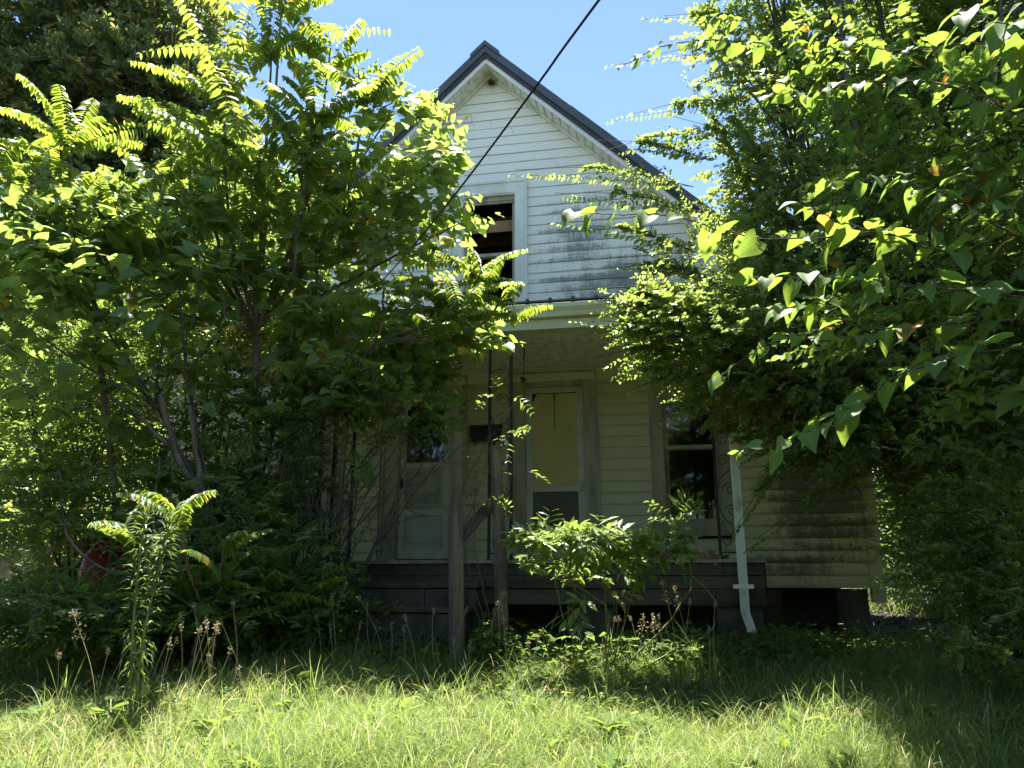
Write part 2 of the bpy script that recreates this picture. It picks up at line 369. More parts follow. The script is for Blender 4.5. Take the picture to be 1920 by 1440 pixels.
# other walls, floors, ceilings
g=Geo()
boxg(g,XR-.12,XR-.01,.0,9,SZ,4.2); boxg(g,XL+.01,XL+.12,.0,9,SZ,4.2); boxg(g,XL+.12,XR-.12,8.9,9,SZ,4.2)
prism(g,[(XL+.12,4.2),(XR-.12,4.2),(XC,ZP)],8.9,9)
hobj('side_walls',g,M['side'])
g=Geo()
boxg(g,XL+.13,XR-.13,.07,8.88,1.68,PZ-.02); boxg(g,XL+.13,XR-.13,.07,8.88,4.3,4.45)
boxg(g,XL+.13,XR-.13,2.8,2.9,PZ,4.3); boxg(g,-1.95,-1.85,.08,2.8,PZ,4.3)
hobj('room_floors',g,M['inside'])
g=Geo()
for yy in (.7,1.3,1.9,2.6): boxg(g,XC-1.6,XC+1.6,yy,yy+.05,6.42,6.58)
boxg(g,XC-1.7,XC+1.7,3.1,3.2,4.46,6.6)
hobj('attic_ties',g,M['rafter'])
# corner boards
g=Geo()
boxg(g,XR-.10,XR+.03,-.032,.09,1.33,4.15); hobj('corner_board',g,M['lower'])
g=Geo()
boxg(g,XL-.03,XL+.10,-.032,.09,1.33,4.15); hobj('corner_board',g,M['trim'])
# crawl space foundation
g=Geo()
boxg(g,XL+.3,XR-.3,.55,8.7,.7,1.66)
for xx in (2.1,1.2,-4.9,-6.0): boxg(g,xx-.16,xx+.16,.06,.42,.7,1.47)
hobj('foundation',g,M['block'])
# roof
def chev(g,zt,zb,y0,y1,half,mat=0,zadd=0):
    for s in (-1,1):
        poly=[(XC,zb),(XC,zt),(XC+s*half,zt-SL*half),(XC+s*half,zb-SL*half)]
        if s==1: poly=poly[::-1]
        prism(g,poly,y0,y1,mat)
HALF=4.37+.42
g=Geo(); chev(g,8.56,8.46,-.34,9.4,HALF)
for k in range(24):
    yy=-.2+k*.4
    chev(g,8.585,8.562,yy,yy+.03,HALF)
hobj('roof',g,M['roof'])
g=Geo(); chev(g,8.625,8.49,-.40,-.343,HALF)
chev(g,8.488,8.425,-.375,-.343,HALF,1)
hobj('rake_trim',g,[M['roof'],M['roofdark']])
g=Geo()
for s in (-1,1):
    poly=[(XC,8.585),(XC,8.655),(XC+s*.2,8.655-SL*.2),(XC+s*.2,8.585-SL*.2)]
    prism(g,poly if s==-1 else poly[::-1],-.42,9.42)
hobj('ridge_cap',g,M['roof'])
# trim lap joint on the right slope
for s,h0 in ((1,1.15),(-1,2.4),(1,3.6)):
    g=Geo()
    poly=[(XC+s*h0,8.63-SL*h0),(XC+s*(h0+.9),8.63-SL*(h0+.9)),(XC+s*(h0+.9),8.50-SL*(h0+.9)),(XC+s*h0,8.50-SL*h0)]
    prism(g,poly if s==1 else poly[::-1],-.404,-.401)
    hobj('trim_lap',g,M['roof'])
g=Geo(); chev(g,8.46,8.36,-.34,-.315,HALF-.05); hobj('fascia',g,M['rakewhite'])
g=Geo(); chev(g,8.40,8.375,-.314,0.03,HALF-.05)
# soffit panel ribs
for s in (-1,1):
    h=.12
    while h<HALF-.1:
        poly=[(XC+s*h,8.3745-SL*h),(XC+s*(h+.02),8.3745-SL*(h+.02)),(XC+s*(h+.02),8.362-SL*(h+.02)),(XC+s*h,8.362-SL*h)]
        prism(g,poly if s==1 else poly[::-1],-.30,-.06); h+=.105
chev(g,8.372,8.335,-.055,-.022,HALF-.5)
hobj('soffit',g,M['soffit'])
# eave boxes
for s in (-1,1):
    g=Geo(); xo=XC+s*HALF; boxg(g,min(xo,xo-s*.03),max(xo,xo-s*.03),-.33,9.4,8.40-SL*HALF-.12,8.46-SL*HALF)
    hobj('eave_board',g,M['rakewhite'])

def frame_boxes(g,x0,x1,z0,z1,wid,y0,y1,sill=True,mat=0):
    boxg(g,x0,x0+wid,y0,y1,z0,z1,mat); boxg(g,x1-wid,x1,y0,y1,z0,z1,mat)
    boxg(g,x0+wid,x1-wid,y0+.001,y1-.001,z1-wid,z1,mat)
    if sill: boxg(g,x0+wid,x1-wid,y0+.001,y1-.001,z0,z0+wid,mat)
def casing(name,c,o,mat,parent,sill=True,outer=.022):
    g=Geo(); y0=-.045
    boxg(g,c[0],o[0],y0,.05,c[2],c[3]); boxg(g,o[1],c[1],y0,.05,c[2],c[3]); boxg(g,o[0],o[1],y0+.001,.05,o[3],c[3])
    # outer bead
    boxg(g,c[0]-.012,c[0]+.016,y0-.016,y0-.0005,c[2],c[3]+.012); boxg(g,c[1]-.016,c[1]+.012,y0-.016,y0-.0005,c[2],c[3]+.012)
    boxg(g,c[0]+.016,c[1]-.016,y0-.015,y0-.0005,c[3]-.016,c[3]+.012)
    if sill: boxg(g,c[0]-.03,c[1]+.03,-.09,.05,c[2],o[2])
    # jamb liners
    boxg(g,o[0]-.001,o[0]+.018,y0+.012,.16,o[2],o[3]); boxg(g,o[1]-.018,o[1]+.001,y0+.012,.16,o[2],o[3]); boxg(g,o[0]+.018,o[1]-.018,y0+.013,.159,o[3]-.02,o[3]+.001)
    return hobj(name,g,mat,parent)
def part_empty(name,x,z):
    e=bpy.data.objects.new(name,None); COL.objects.link(e); e.parent=house; e.empty_display_size=.1; return e
def window(c,o,cm,sm,meet,glazed=True):
    e=part_empty('window',0,0)
    casing('casing',c,o,cm,e)
    g=Geo(); x0,x1=o[0]+.018,o[1]-.018
    frame_boxes(g,x0,x1,meet-.02,o[3]-.02,.045,.045,.075)     # upper sash
    frame_boxes(g,x0,x1,o[2],meet+.022,.05,.078,.11)          # lower sash
    hobj('sash',g,sm,e)
    if not glazed: return e
    g=Geo()
    boxg(g,x0+.045,x1-.045,.058,.062,meet+.025,o[3]-.065); hobj('pane',g,M['glass'],e)
    g=Geo()
    boxg(g,x0+.05,x1-.05,.092,.096,o[2]+.05,meet-.028); hobj('pane',g,M['glass'],e)
    return e
w1=window(CAS['up'],OPEN[0],M['trim'],M['oldtrim'],5.72,False)
g=Geo(); boxg(g,-2.32,-1.64,.012,.044,6.44,6.54); boxg(g,-2.32,-1.64,-.004,.012,6.47,6.5); hobj('head_stop',g,M['oldtrim'],w1)
g=Geo(); boxg(g,-2.28,-1.68,.125,.13,6.08,6.24); hobj('blind',g,M['rafter'],w1)
window(CAS['wr'],OPEN[3],M['oldtrim'],M['oldtrim'],3.09)
window(CAS['wl'],OPEN[4],M['oldtrim'],M['oldtrim'],3.09)
# doors
def scroll(cx,cz,r,turns=1.6,flip=1,y=0,n=26):
    a=np.linspace(0,turns*2*math.pi,n); rr=r*(1-a/(turns*2*math.pi)*.82)
    return np.stack([cx+flip*rr*np.cos(a),np.full(n,y),cz+rr*np.sin(a)],-1)
def door(c,o,kindd):
    e=part_empty('door',0,0)
    casing('casing',c,o,M['oldtrim'],e,False)
    x0,x1,z0,z1=o[0]+.02,o[1]-.02,PZ+.01,o[3]-.025
    g=Geo(); st=.075
    y0,y1=-.01,.025
    boxg(g,x0,x0+st,y0,y1,z0,z1); boxg(g,x1-st,x1,y0,y1,z0,z1)
    boxg(g,x0+st,x1-st,y0+.001,y1-.001,z1-.07,z1); boxg(g,x0+st,x1-st,y0+.001,y1-.001,z0,z0+.14)
    if kindd==2: rails=[2.62]
    else: rails=[2.36,2.95]
    for r_ in rails: boxg(g,x0+st,x1-st,y0+.001,y1-.001,r_-.03,r_+.03)
    hobj('frame',g,M['doorpaint'],e)
    if kindd==2:
        g=Geo(); xa,xb,za,zb=x0+st,x1-st,2.65,z1-.07
        V=[(xa+.0,.0,za),(xb,.0,za),(xb,.0,zb-.012),(xa+.05,.0,zb-.012),(xa+.0,.0,zb-.13)]
        V2=[(a,.006,b) for a,_,b in V]; n=5
        L=list(range(n))+list(range(2*n-1,n-1,-1)); T=[n,n]
        for i in range(n): j=(i+1)%n; L+=[i,i+n,j+n,j]; T.append(4)
        g.add(V+V2,L,T); hobj('yellowed_panel',g,M['shade'],e)
        g=Geo(); xm=(xa+xb)/2+.0; boxg(g,xm-.0035,xm+.0035,-.004,-.0005,zb-.46,zb-.08); boxg(g,xm-.010,xm+.008,-.008,-.0005,zb-.085,zb-.005); hobj('pull_cord',g,M['iron'],e)
        g=Geo(); boxg(g,xa,xb,.012,.016,z0+.14,2.59); hobj('screen',g,M['screen'],e)
        g=Geo(); boxg(g,x1-.06,x1-.02,-.045,-.011,2.60,2.72); hobj('handle',g,M['doorlow'],e)
        g=Geo(); boxg(g,x1+.001,x1+.018,-.012,.03,z0,z1); hobj('gap_strip',g,M['iron'],e)
    else:
        g=Geo(); boxg(g,x0+st,x1-st,.006,.012,z0+.14,2.33)
        boxg(g,x0+st+.04,x1-st-.04,-.002,.0055,z0+.19,2.28); hobj('panel',g,M['doorlow'],e)
        g=Geo(); boxg(g,x0+st,x1-st,.008,.012,2.39,2.92); hobj('screen',g,M['doorlow'],e)
        g=Geo(); boxg(g,x0+st,x1-st,.008,.012,2.98,z1-.07); hobj('pane',g,M['glass'],e)
        g=Geo(); xa,xb=x0+st,x1-st; W_=xb-xa
        P_=[];Rd=[]
        for zz in (2.43,2.58,2.72): 
            tube(g,[(xa,.0,zz),((xa+xb)/2,.0,zz),(xb,.0,zz)],.004,.004,5,0)
        for i in range(6):
            cx=xa+W_*(i+.5)/6
            tube(g,scroll(cx,2.50,.045,1.4,1 if i%2 else -1,0),.0035,.003,4,0,26)
            tube(g,scroll(cx,2.82,.04,1.4,1 if i%2 else -1,0),.0035,.003,4,0,26)
            tube(g,[(cx-W_/12,0,2.44),(cx-W_/12,0,2.66),(cx-W_/12,0,2.9)],.0035,.0035,4,0)
        hobj('scroll_grille',g,M['oldtrim'],e)
        g=Geo(); boxg(g,x0+.02,x0+.05,-.04,-.011,2.66,2.78); hobj('handle',g,M['iron'],e)
        g=Geo(); boxg(g,x0+.03,x1-.03,.05,.09,PZ+.02,z1-.02); hobj('inner_door',g,M['darkwood'],e)
    g=Geo(); boxg(g,c[0],c[1],-.12,.05,PZ-.05,PZ-.002); hobj('threshold',g,M['oldwood'],e)
door(CAS['d1'],OPEN[1],1); door(CAS['d2'],OPEN[2],2)
g=Geo(); boxg(g,-3.345,-3.325,-.06,-.03,PZ,4.0); hobj('dark_strip',g,M['iron'])  # thin black upright strip beside the left door casing

# porch
PX0,PX1,PF=-4.93,.97,-1.87
g=Geo()
xx=PX0
while xx<PX1-.01:
    boxg(g,xx,min(xx+.088,PX1),PF,-.021,PZ-.075+random.uniform(-.002,.002),PZ-.045); xx+=.092
hobj('porch_floor',g,M['porchfloor'])
g=Geo()
for (za,zb,yo) in ((PZ-.185,PZ-.078,.03),(PZ-.30,PZ-.19,.035),(PZ-.45,PZ-.306,.05)):
    xx=PX0+.02
    while xx<PX1-.05:
        x2=min(PX1-.02,xx+random.uniform(.9,1.7)); o_=random.uniform(-.004,.006); dz_=random.uniform(-.006,.004)
        boxg(g,xx,x2-.004,PF+yo+o_,PF+yo+.035+o_,za,zb+dz_); xx=x2
boxg(g,PX0,PX0+.04,PF+.1,-.03,PZ-.30,PZ-.08); boxg(g,PX1-.04,PX1,PF+.1,-.03,PZ-.30,PZ-.08)
hobj('porch_skirt',g,M['darkwood'])
g=Geo()
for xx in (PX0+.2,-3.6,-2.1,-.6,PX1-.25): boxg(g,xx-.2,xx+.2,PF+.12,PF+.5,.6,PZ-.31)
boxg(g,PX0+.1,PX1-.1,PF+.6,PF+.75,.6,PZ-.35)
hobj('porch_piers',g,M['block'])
g=Geo()
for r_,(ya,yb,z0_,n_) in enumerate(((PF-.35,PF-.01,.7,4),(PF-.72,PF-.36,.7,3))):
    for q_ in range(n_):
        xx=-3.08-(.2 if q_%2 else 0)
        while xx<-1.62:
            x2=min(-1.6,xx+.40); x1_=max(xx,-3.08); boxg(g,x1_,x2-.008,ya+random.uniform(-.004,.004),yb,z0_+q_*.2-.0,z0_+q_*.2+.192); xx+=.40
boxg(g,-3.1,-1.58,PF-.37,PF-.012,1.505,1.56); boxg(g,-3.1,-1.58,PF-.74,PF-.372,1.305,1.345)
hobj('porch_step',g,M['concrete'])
# beam, ceiling
g=Geo()
boxg(g,PX0,PX1,PF+.02,PF+.16,4.02,4.24); boxg(g,PX0,PX0+.12,PF+.17,-.03,4.03,4.22); boxg(g,PX1-.12,PX1,PF+.17,-.03,4.03,4.22)
boxg(g,PX0,PX1,-.05,-.021,3.95,4.1)
hobj('porch_beam',g,M['gutter'])
g=Geo(); xx=PX0+.125
while xx<PX1-.13:
    boxg(g,xx,min(xx+.096,PX1-.125),PF+.165,-.055,4.10,4.112); xx+=.1
boxg(g,PX0+.1,PX1-.1,PF+.1,-.05,4.114,4.13)
hobj('porch_ceiling',g,M['soffit'])
# porch roof: ribbed sheet metal
g=Geo(); yA,yB,zA,zB=PF-.13,-.02,4.27,4.84
slope=(zB-zA)/(yB-yA)
def pr(V): 
    V=V.copy(); V[:,2]+=zA+(V[:,1]-yA)*slope; return V
boxg(g,PX0-.18,PX1+.18,yA,yB,0,.018,X=pr)
xx=PX0-.12
while xx<PX1+.15:
    a=np.linspace(0,math.pi,6); 
    poly=[(xx+.022*math.cos(t),.018+.024*math.sin(t)) for t in a]
    n=len(poly); V=np.array([(p_[0],y,p_[1]) for y in (yA-.012,yB) for p_ in poly]); V=pr(V)
    L=list(range(n))+list(range(2*n-1,n-1,-1)); T=[n,n]
    for i in range(n-1): L+=[i,i+n,i+1+n,i+1]; T.append(4)
    g.add(V,L,T); xx+=.229
hobj('porch_roof',g,M['roof'])
# gutter (K profile) 
g=Geo(); y0=PF-.02
prof=[(y0,4.245),(y0,4.125),(y0-.07,4.125),(y0-.085,4.165),(y0-.12,4.205),(y0-.125,4.245),(y0-.115,4.25),(y0-.11,4.22),(y0-.07,4.15),(y0-.01,4.14),(y0-.008,4.245)]
V=[(x,p_[0],p_[1]) for x in (PX0-.2,PX1+.2) for p_ in prof]; n=len(prof); L=[];T=[]
for i in range(n): j=(i+1)%n; L+=[i,j,j+n,i+n]; T.append(4)
L+=list(range(n))[::-1]+list(range(n,2*n)); T+=[n,n]
g.add(V,L,T)
boxg(g,-.25,-.15,y0-.128,y0-.0855,4.123,4.252)
boxg(g,PX0-.2,PX1+.2,y0+.0005,y0+.035,4.02,4.12)
hobj('gutter',g,M['gutter'])
# fluted downspout
g=Geo(); cx,cy=.745,PF-.095
def dsp(path,wd=.075,dp=.055):
    nf=9; prof=[]
    for i in range(nf*2+1):
        t=i/(nf*2); prof.append((-wd/2+wd*t, -dp/2-(0.006 if i%2 else 0)))
    prof+=[(wd/2,dp/2),(-wd/2,dp/2)]
    n=len(prof); V=[];L=[];T=[]
    for (px_,py_,pz_) in path:
        for q in prof: V.append((px_+q[0],py_+q[1],pz_))
    for s_ in range(len(path)-1):
        for i in range(n): j=(i+1)%n; L+=[s_*n+i,s_*n+j,(s_+1)*n+j,(s_+1)*n+i]; T.append(4)
    g.add(V,L,T)
dsp([(cx,cy,4.13),(cx,cy,1.30),(cx+.035,cy-.03,1.17),(cx+.06,cy-.10,1.0),(cx+.07,cy-.15,.9)])
d=hobj('downspout',g,M['downspout'])
g=Geo(); boxg(g,cx-.085,cx+.085,cy-.036,cy-.0345,1.50,1.535); boxg(g,cx-.085,cx-.05,cy-.0345,cy+.06,1.50,1.535); boxg(g,cx+.05,cx+.085,cy-.0345,cy+.06,1.50,1.535); hobj('strap',g,M['downspout'],d)
# iron columns
def iron(xa,xb):
    e=part_empty('iron_column',0,0); y=PF+.12; zb,zt=PZ-.045,4.02
    g=Geo()
    for x in (xa,xb): boxg(g,x-.0135,x+.0135,y-.0135,y+.0135,zb,zt)
    for z in (zb+.06,zt-.03): boxg(g,xa+.014,xb-.014,y-.008,y+.008,z-.008,z+.008)
    boxg(g,xa-.03,xa+.03,y-.03,y+.03,zb,zb+.008); boxg(g,xb-.03,xb+.03,y-.03,y+.03,zb,zb+.008)
    hobj('posts',g,M['iron'],e)
    g=Geo(); wdt=xb-xa; xm=(xa+xb)/2; z=zb+.08
    i=0
    while z<zt-.42:
        f=1 if i%2 else -1
        tube(g,scroll(xm+f*wdt*.12,z+.09,wdt*.33,1.5,-f,y),.0045,.004,5,0,26)
        tube(g,scroll(xm-f*wdt*.12,z+.36,wdt*.30,1.5,f,y),.0045,.004,5,0,26)
        tube(g,[(xm-f*wdt*.42,y,z+.10),(xm-f*wdt*.30,y,z+.19),(xm+f*wdt*.25,y,z+.30),(xm+f*wdt*.42,y,z+.40)],.0045,.0045,5,0,14)
        z+=.47; i+=1
    hobj('scrollwork',g,M['iron'],e)
for xa,xb in ((-3.23,-3.02),(-1.59,-1.37),(.585,.79),(-4.75,-4.54)): iron(xa,xb)

# small things on the house
hw_t=lambda x,y,z: tuple(hw(x,y,z))
def local_thing(name,label,cat,x,y,z,group=None): return empty(name,label,cat,hw_t(x,y,z),-TH,group)
e=local_thing('mailbox','flat black metal mailbox on the wall between the two porch doors','mailbox',-1.99,-.05,3.22)
g=Geo(); boxg(g,-.19,.19,-.08,.02,0,.15)
prism(g,[(-.10,.152),(-.03,.20),(.02,.20),(.02,.152)],-.2,.2,axis='x')
g.obj('box',[M['iron']],e)
for x in (-.12,.12):
    g=Geo(); tube(g,[(x,-.07,.0),(x,-.10,-.05),(x,-.07,-.07),(x,-.05,-.04)],.005,.005,5,0); g.obj('paper_hook',[M['iron']],e)
# hanging wire with dry nest
e=local_thing('hanging_wire','thin wire hanging from the porch ceiling with a dark dried clump on its end','wire',-1.33,-1.2,4.10)
g=Geo(); tube(g,[(0,0,0),(.004,0,-.15),(-.003,0,-.30),(0,0,-.40)],.004,.003,5,0)
tube(g,[(0,0,-.06),(.006,.004,-.12),(-.004,0,-.2)],.008,.007,6,0); g.obj('wire',[M['iron']],e)
g=Geo(); n=60; P=rng.normal(0,.012,(n,3))+np.array([0,0,-.42]); 
boxt=([(0,0,0),(.5,.3,.1),(1,0,0),(.5,-.3,.1)],[(0,1,2,3)])
instance(g,boxt,P,rng.normal(0,1,(n,3)),rng.normal(0,1,(n,3)),.03); g.obj('clump',[M['nest']],e)
# nest at the gable peak
g=Geo(); n=120; P=rng.normal(0,1,(n,3))*np.array([.017,.017,.02])
instance(g,boxt,P,rng.normal(0,1,(n,3)),rng.normal(0,1,(n,3)),.032)
for k in range(4): tube(g,[(0,0,0),(.05*k-.03,-.03,.02),(.08*k-.07,-.05,-.03)],.005,.002,4,0)
o=g.obj('nest',[M['nest']]); o.location=hw_t(XC+.02,-.07,8.24); tag(o,'small dark nest tucked under the gable peak','nest')
# red boards on the porch
for k,(x,y,z,wd,rz) in enumerate(((.35,-1.62,PZ-.045,.62,.03),(.30,-1.60,PZ-.0,.50,-.04))):
    g=Geo(); X_=lambda V:V+np.stack([0*V[:,0],0*V[:,0],.006*np.sin(V[:,0]*9+k)],-1)
    for i in range(8): boxg(g,-wd/2+wd*i/8,-wd/2+wd*(i+1)/8,-.07,.07,0,.04,X=X_)
    o=g.obj('wood_board',[M['redboard']]); o.location=hw_t(x,y,z); o.rotation_euler=(0,0,-TH+rz)
    tag(o,['long faded red board lying on the porch edge, lower of the two','shorter faded red board resting on top of another at the porch edge'][k],'board')

# handrail posts in front of the steps
def post(name,label,pb,pt,wd,mat,bend=0,sides=4,cat='post'):
    base=np.array([pb[0],pb[1],gz(pb[0],pb[1])-.1]); top=np.array(pt)
    g=Geo(); L=(top-base)
    pts=[base+L*t+np.array([bend*math.sin(t*3.1),0,0]) for t in np.linspace(0,1,6)]
    c=curve(pts,18)
    if sides==4:
        tubes(g,[c],[np.full(18,wd*.70)],4,0)
        i=g.V[-1]
    else: tubes(g,[c],[np.linspace(wd*.62,wd*.5,18)*(1+.06*rng.normal(size=18))],sides,0)
    k=4 if sides==4 else sides; nn=len(g.V[-1])
    g.L.append(np.arange(nn-k,nn)); g.T.append(np.array([k])); g.Rn.append(np.array([.5])); g.M.append(np.array([0]))
    o=g.obj(name,[mat],loc=base); tag(o,label,cat); return o
a=at(858,1190,6.55); b=at(853,812,6.75)
post('wooden_post','tall squared grey wooden post standing at the foot of the porch step',(a[0],a[1]),b,.088,M['oldwood'])
a=at(942,1160,6.75); b=at(928,838,6.95)
post('log_post','rough round dark log post beside the middle iron porch column',(a[0],a[1]),b,.10,M['bark'],.015,9)
g=Geo(); p0=at(864,1008,6.72); p1=at(938,925,6.93); dd=nrm(p1-p0); sd_=nrm(np.cross(dd,[0,-1,.1])); up_=np.cross(dd,sd_)
V=[p+sd_*a_*.045+up_*b_*.02 for p in (p0-dd*.02,p1+dd*.02) for a_,b_ in ((-1,-1),(1,-1),(1,1),(-1,1))]
g.add(V,[0,1,2,3,7,6,5,4,0,4,5,1,1,5,6,2,2,6,7,3,3,7,4,0],[4]*6)
tag(g.obj('handrail_board',[M['darkwood']],loc=p0),'dark split diagonal rail board between the squared post and the log post','board')

# overhead cable
g=Geo(); p1=at(1126,-4,3.3); p2=at(688,556,9.0); d_=p1-p2
pts=[p2+d_*t+np.array([0,0,-.10*math.sin(math.pi*min(1,t))]) for t in np.linspace(0,1,10)]+[p1+d_*.6+np.array([0,0,.12]),p1+d_*2.2+np.array([0,0,.9])]
tube(g,pts,.008,.008,6,0,50)
c0=curve(pts,50)
for k in (0,1): pass
tag(g.obj('overhead_cable',[M['cable']],smooth=True,loc=p2),'black service cable crossing the sky down to the house front','cable')

# ------------------------------------------------------------------ leaf templates (x along the leaf, y across, z up)
T_SMALL=([(0,0,0),(.28,.27,.06),(.68,.25,.04),(1,0,-.06),(.68,-.25,.04),(.28,-.27,.06)],[(0,1,2,3),(0,3,4,5)])
T_SMALL=(T_SMALL[0],[(0,3,2,1),(0,5,4,3)])
def t_big(w_=1.0,droop=.22,fold=.10):
    mid=[(0,0),(.33,0),(.66,0),(1.02,0)]
    side=[(-.10,.20),(.10,.40),(.42,.36),(.72,.19)]
    z=lambda x,y:-droop*max(0,x)**2+fold*abs(y)*2*(.6)
    V=[(x,y,z(x,y)) for x,y in mid]+[(x,y*w_,z(x,y)) for x,y in side]+[(x,-y*w_,z(x,y)) for x,y in side]
    Fc=[(0,5,4),(0,1,6,5),(1,2,7,6),(2,3,7),(0,8,9),(0,9,10,1),(1,10,11,2),(2,11,3)]
    return (V,Fc)
def t_fine(w_,droop,cup,wave,nx=7,ny=2):
    def half(x):      # outline half-width
        return w_*np.interp(x,[-.12,-.08,.0,.12,.3,.5,.7,.85,.95,1.05],[.14,.24,.34,.42,.44,.37,.25,.14,.06,.0])
    V=[];Fc=[];xs=np.linspace(0,1.05,nx)
    for i,x in enumerate(xs):
        for j in range(-ny,ny+1):
            f=j/ny; y=half(x)*f; xo=x-(.13*abs(f)**1.5 if i==0 else .05*abs(f)*(1-x))
            z=-droop*x*x+cup*abs(y)-.35*cup*abs(f)*y*y*3+wave*math.sin(9*x+2*f)*abs(f)
            V.append((xo,y,z))
    m=2*ny+1
    for i in range(nx-1):
        for j in range(m-1): a=i*m+j; Fc.append((a,a+m,a+m+1,a+1) if i<nx-2 or True else 0)
    return (V,Fc)
T_BIG=t_fine(.95,.24,.35,.012,6); T_BIG2=t_big(1.0,.38,.2); T_HEART=t_fine(1.0,.36,.42,.02)
T_LANCE=([(0,0,0),(.25,.15,.03),(.6,.13,-.02),(1,0,-.16),(.6,-.13,-.02),(.25,-.15,.03),(.45,0,-.02)],[(0,6,2,1),(6,3,2),(0,5,4,6),(6,4,3)])
T_LONG=([(0,0,0),(.35,.13,.0),(.7,.10,-.06),(1,0,-.2),(.7,-.10,-.06),(.35,-.13,0),(.5,0,-.06)],[(0,6,2,1),(6,3,2),(0,5,4,6),(6,4,3)])
T_LIN=([(0,0,0),(.3,.05,.10),(.65,.05,.08),(1,0,-.22),(.65,-.05,.08),(.3,-.05,.10)],[(0,5,1),(1,5,4,2),(2,4,3)])
T_MAGN=([(0,0,0),(.35,.17,.04),(.75,.16,.03),(1,0,-.03),(.75,-.16,.03),(.35,-.17,.04)],[(0,3,2,1),(0,5,4,3)])

def blob_arr(blobs):
    C=[];Rr=[];W=[]
    for b in blobs:
        px,py,d,rx,ry,rd=b[:6]; wgt=b[6] if len(b)>6 else 1
        c=at(px,py,d); k=d/F
        C.append(c); Rr.append((rx*k,rd,ry*k)); W.append((rx*k*ry*k+ .5*rx*k*rd+.5*ry*k*rd)*wgt)
    W=np.array(W); return np.array(C),np.array(Rr),W/W.sum()
def sample_blobs(blobs,n,p=2.4):
    C,Rr,W=blobs
    i=rng.choice(len(C),n,p=W); e=nrm(rng.normal(0,1,(n,3))); r=rng.random(n)**(1/p)
    return C[i]+e*r[:,None]*Rr[i], e, i
def sprays(g,P,Dr,L,K,tmpl,size,droop=.25,a=.8,fw=.6,c=0.1,nz=1.0,nr=.45,stem=.003,twigs=True,width=1.0,szvar=.25,single=False,petiole=0.0,mat=0,rlo=0,rhi=1,tipsmall=.5,jt=.22):
    n=len(P); Dr=nrm(Dr); L=np.broadcast_to(L,(n,))*(1+.3*rng.uniform(-1,1,n))
    tt=np.linspace(.08,1,K)
    pos=P[:,None,:]+Dr[:,None,:]*(L[:,None]*tt)[:,:,None]+np.array([0,0,-1.])*(droop*L[:,None]*tt**2)[:,:,None]
    tan=nrm(Dr[:,None,:]+np.array([0,0,-1.])*(2*droop*tt)[None,:,None]+0*pos)
    up=nrm(np.array([0,0,1.])+rng.normal(0,.35,(n,3)))
    s=nrm(np.cross(tan,up[:,None,:]))
    sgn=(1,-1)
    rv=rng.random(n)
    for q,sg in enumerate(sgn):
        if single:
            m=(np.arange(K)%2==q)
        else: m=np.ones(K,bool)
        pp=pos[:,m]; tg=tan[:,m]; ss=s[:,m]*sg
        k=pp.shape[1]
        jit=rng.normal(0,jt,(n,k,3))
        X=nrm(ss*a+tg*fw+np.array([0,0,c])+jit)
        N=nrm(np.array([0,0,nz])+rng.normal(0,nr,(n,k,3))+tg*.1)
        sz=size*(1+szvar*rng.uniform(-1,1,(n,k)))*(1-(1-tipsmall)*np.maximum(0,(tt[m]-.55)/.45))[None,:]
        pp2=pp+X*petiole*sz[...,None]
        if petiole>0:
            a0=pp.reshape(-1,3); a1=pp2.reshape(-1,3)
            tubes(g,np.stack([a0,(a0+a1)/2+np.array([0,0,.02*size]),a1],1),np.full((len(a0),3),.0016),3,1)
        r_=np.clip(rv[:,None]*.5+rng.random((n,k))*.5,0,1); r_=rlo+(rhi-rlo)*np.where(rng.random((n,k))<.02,1.0,r_*.98)
        instance(g,tmpl,pp2.reshape(-1,3),X.reshape(-1,3),N.reshape(-1,3),sz.ravel(),width,r_.ravel(),mat)
    if twigs:
        t5=np.linspace(0,1,5)
        path=P[:,None,:]+Dr[:,None,:]*(L[:,None]*t5)[:,:,None]+np.array([0,0,-1.])*(droop*L[:,None]*t5**2)[:,:,None]
        tubes(g,path,np.broadcast_to(np.linspace(stem,stem*.35,5),(n,5)),3,1)
def limbs(g,base,blobs,r0,mat=0,per=5,trunk=None,kk=7):
    """limbs from the end of a trunk to blob centres and on to side branches"""
    C,Rr,W=blobs
    for i in range(len(C)):
        b=np.array(base); c=C[i]
        if trunk is not None: b=np.array(trunk)+(b-np.array(trunk))*rng.uniform(.12,1)
        m=(b+c)/2+np.array([rng.normal(0,.22),rng.normal(0,.12),rng.uniform(-.05,.14)*np.linalg.norm(c-b)])
        tube(g,[b,m,c],r0*(.45+.4*rng.random()),r0*.25,kk,mat,12,.008)
        for j in range(per):
            e=nrm(rng.normal(0,1,3)+np.array([0,0,.4])); q=c+e*Rr[i]*.85
            st_=m+(c-m)*rng.random(); mm=(st_+q)/2+rng.normal(0,.05,3)+np.array([0,0,.05])
            tube(g,[st_,mm,q],r0*.24,r0*.06,5,mat,9,.004)
def tree_obj(name,label,cat,base,gt,gc,bark,leaf,group=None,smooth=False):
    e=empty(name,label,cat,tuple(base),0,group)
    for g,nm,mt,sm in ((gt,'trunk',[bark],True),(gc,'crown',[leaf,bark],smooth)):
        if g is None or not g.V: continue
        g.V=[v-np.asarray(base) for v in g.V]; g.obj(nm,mt,e,sm)
    return e
def gbase(px,d,dz=-.05):
    x=(px-960)/F*d; return np.array([x,d,gz(x,d)+dz])

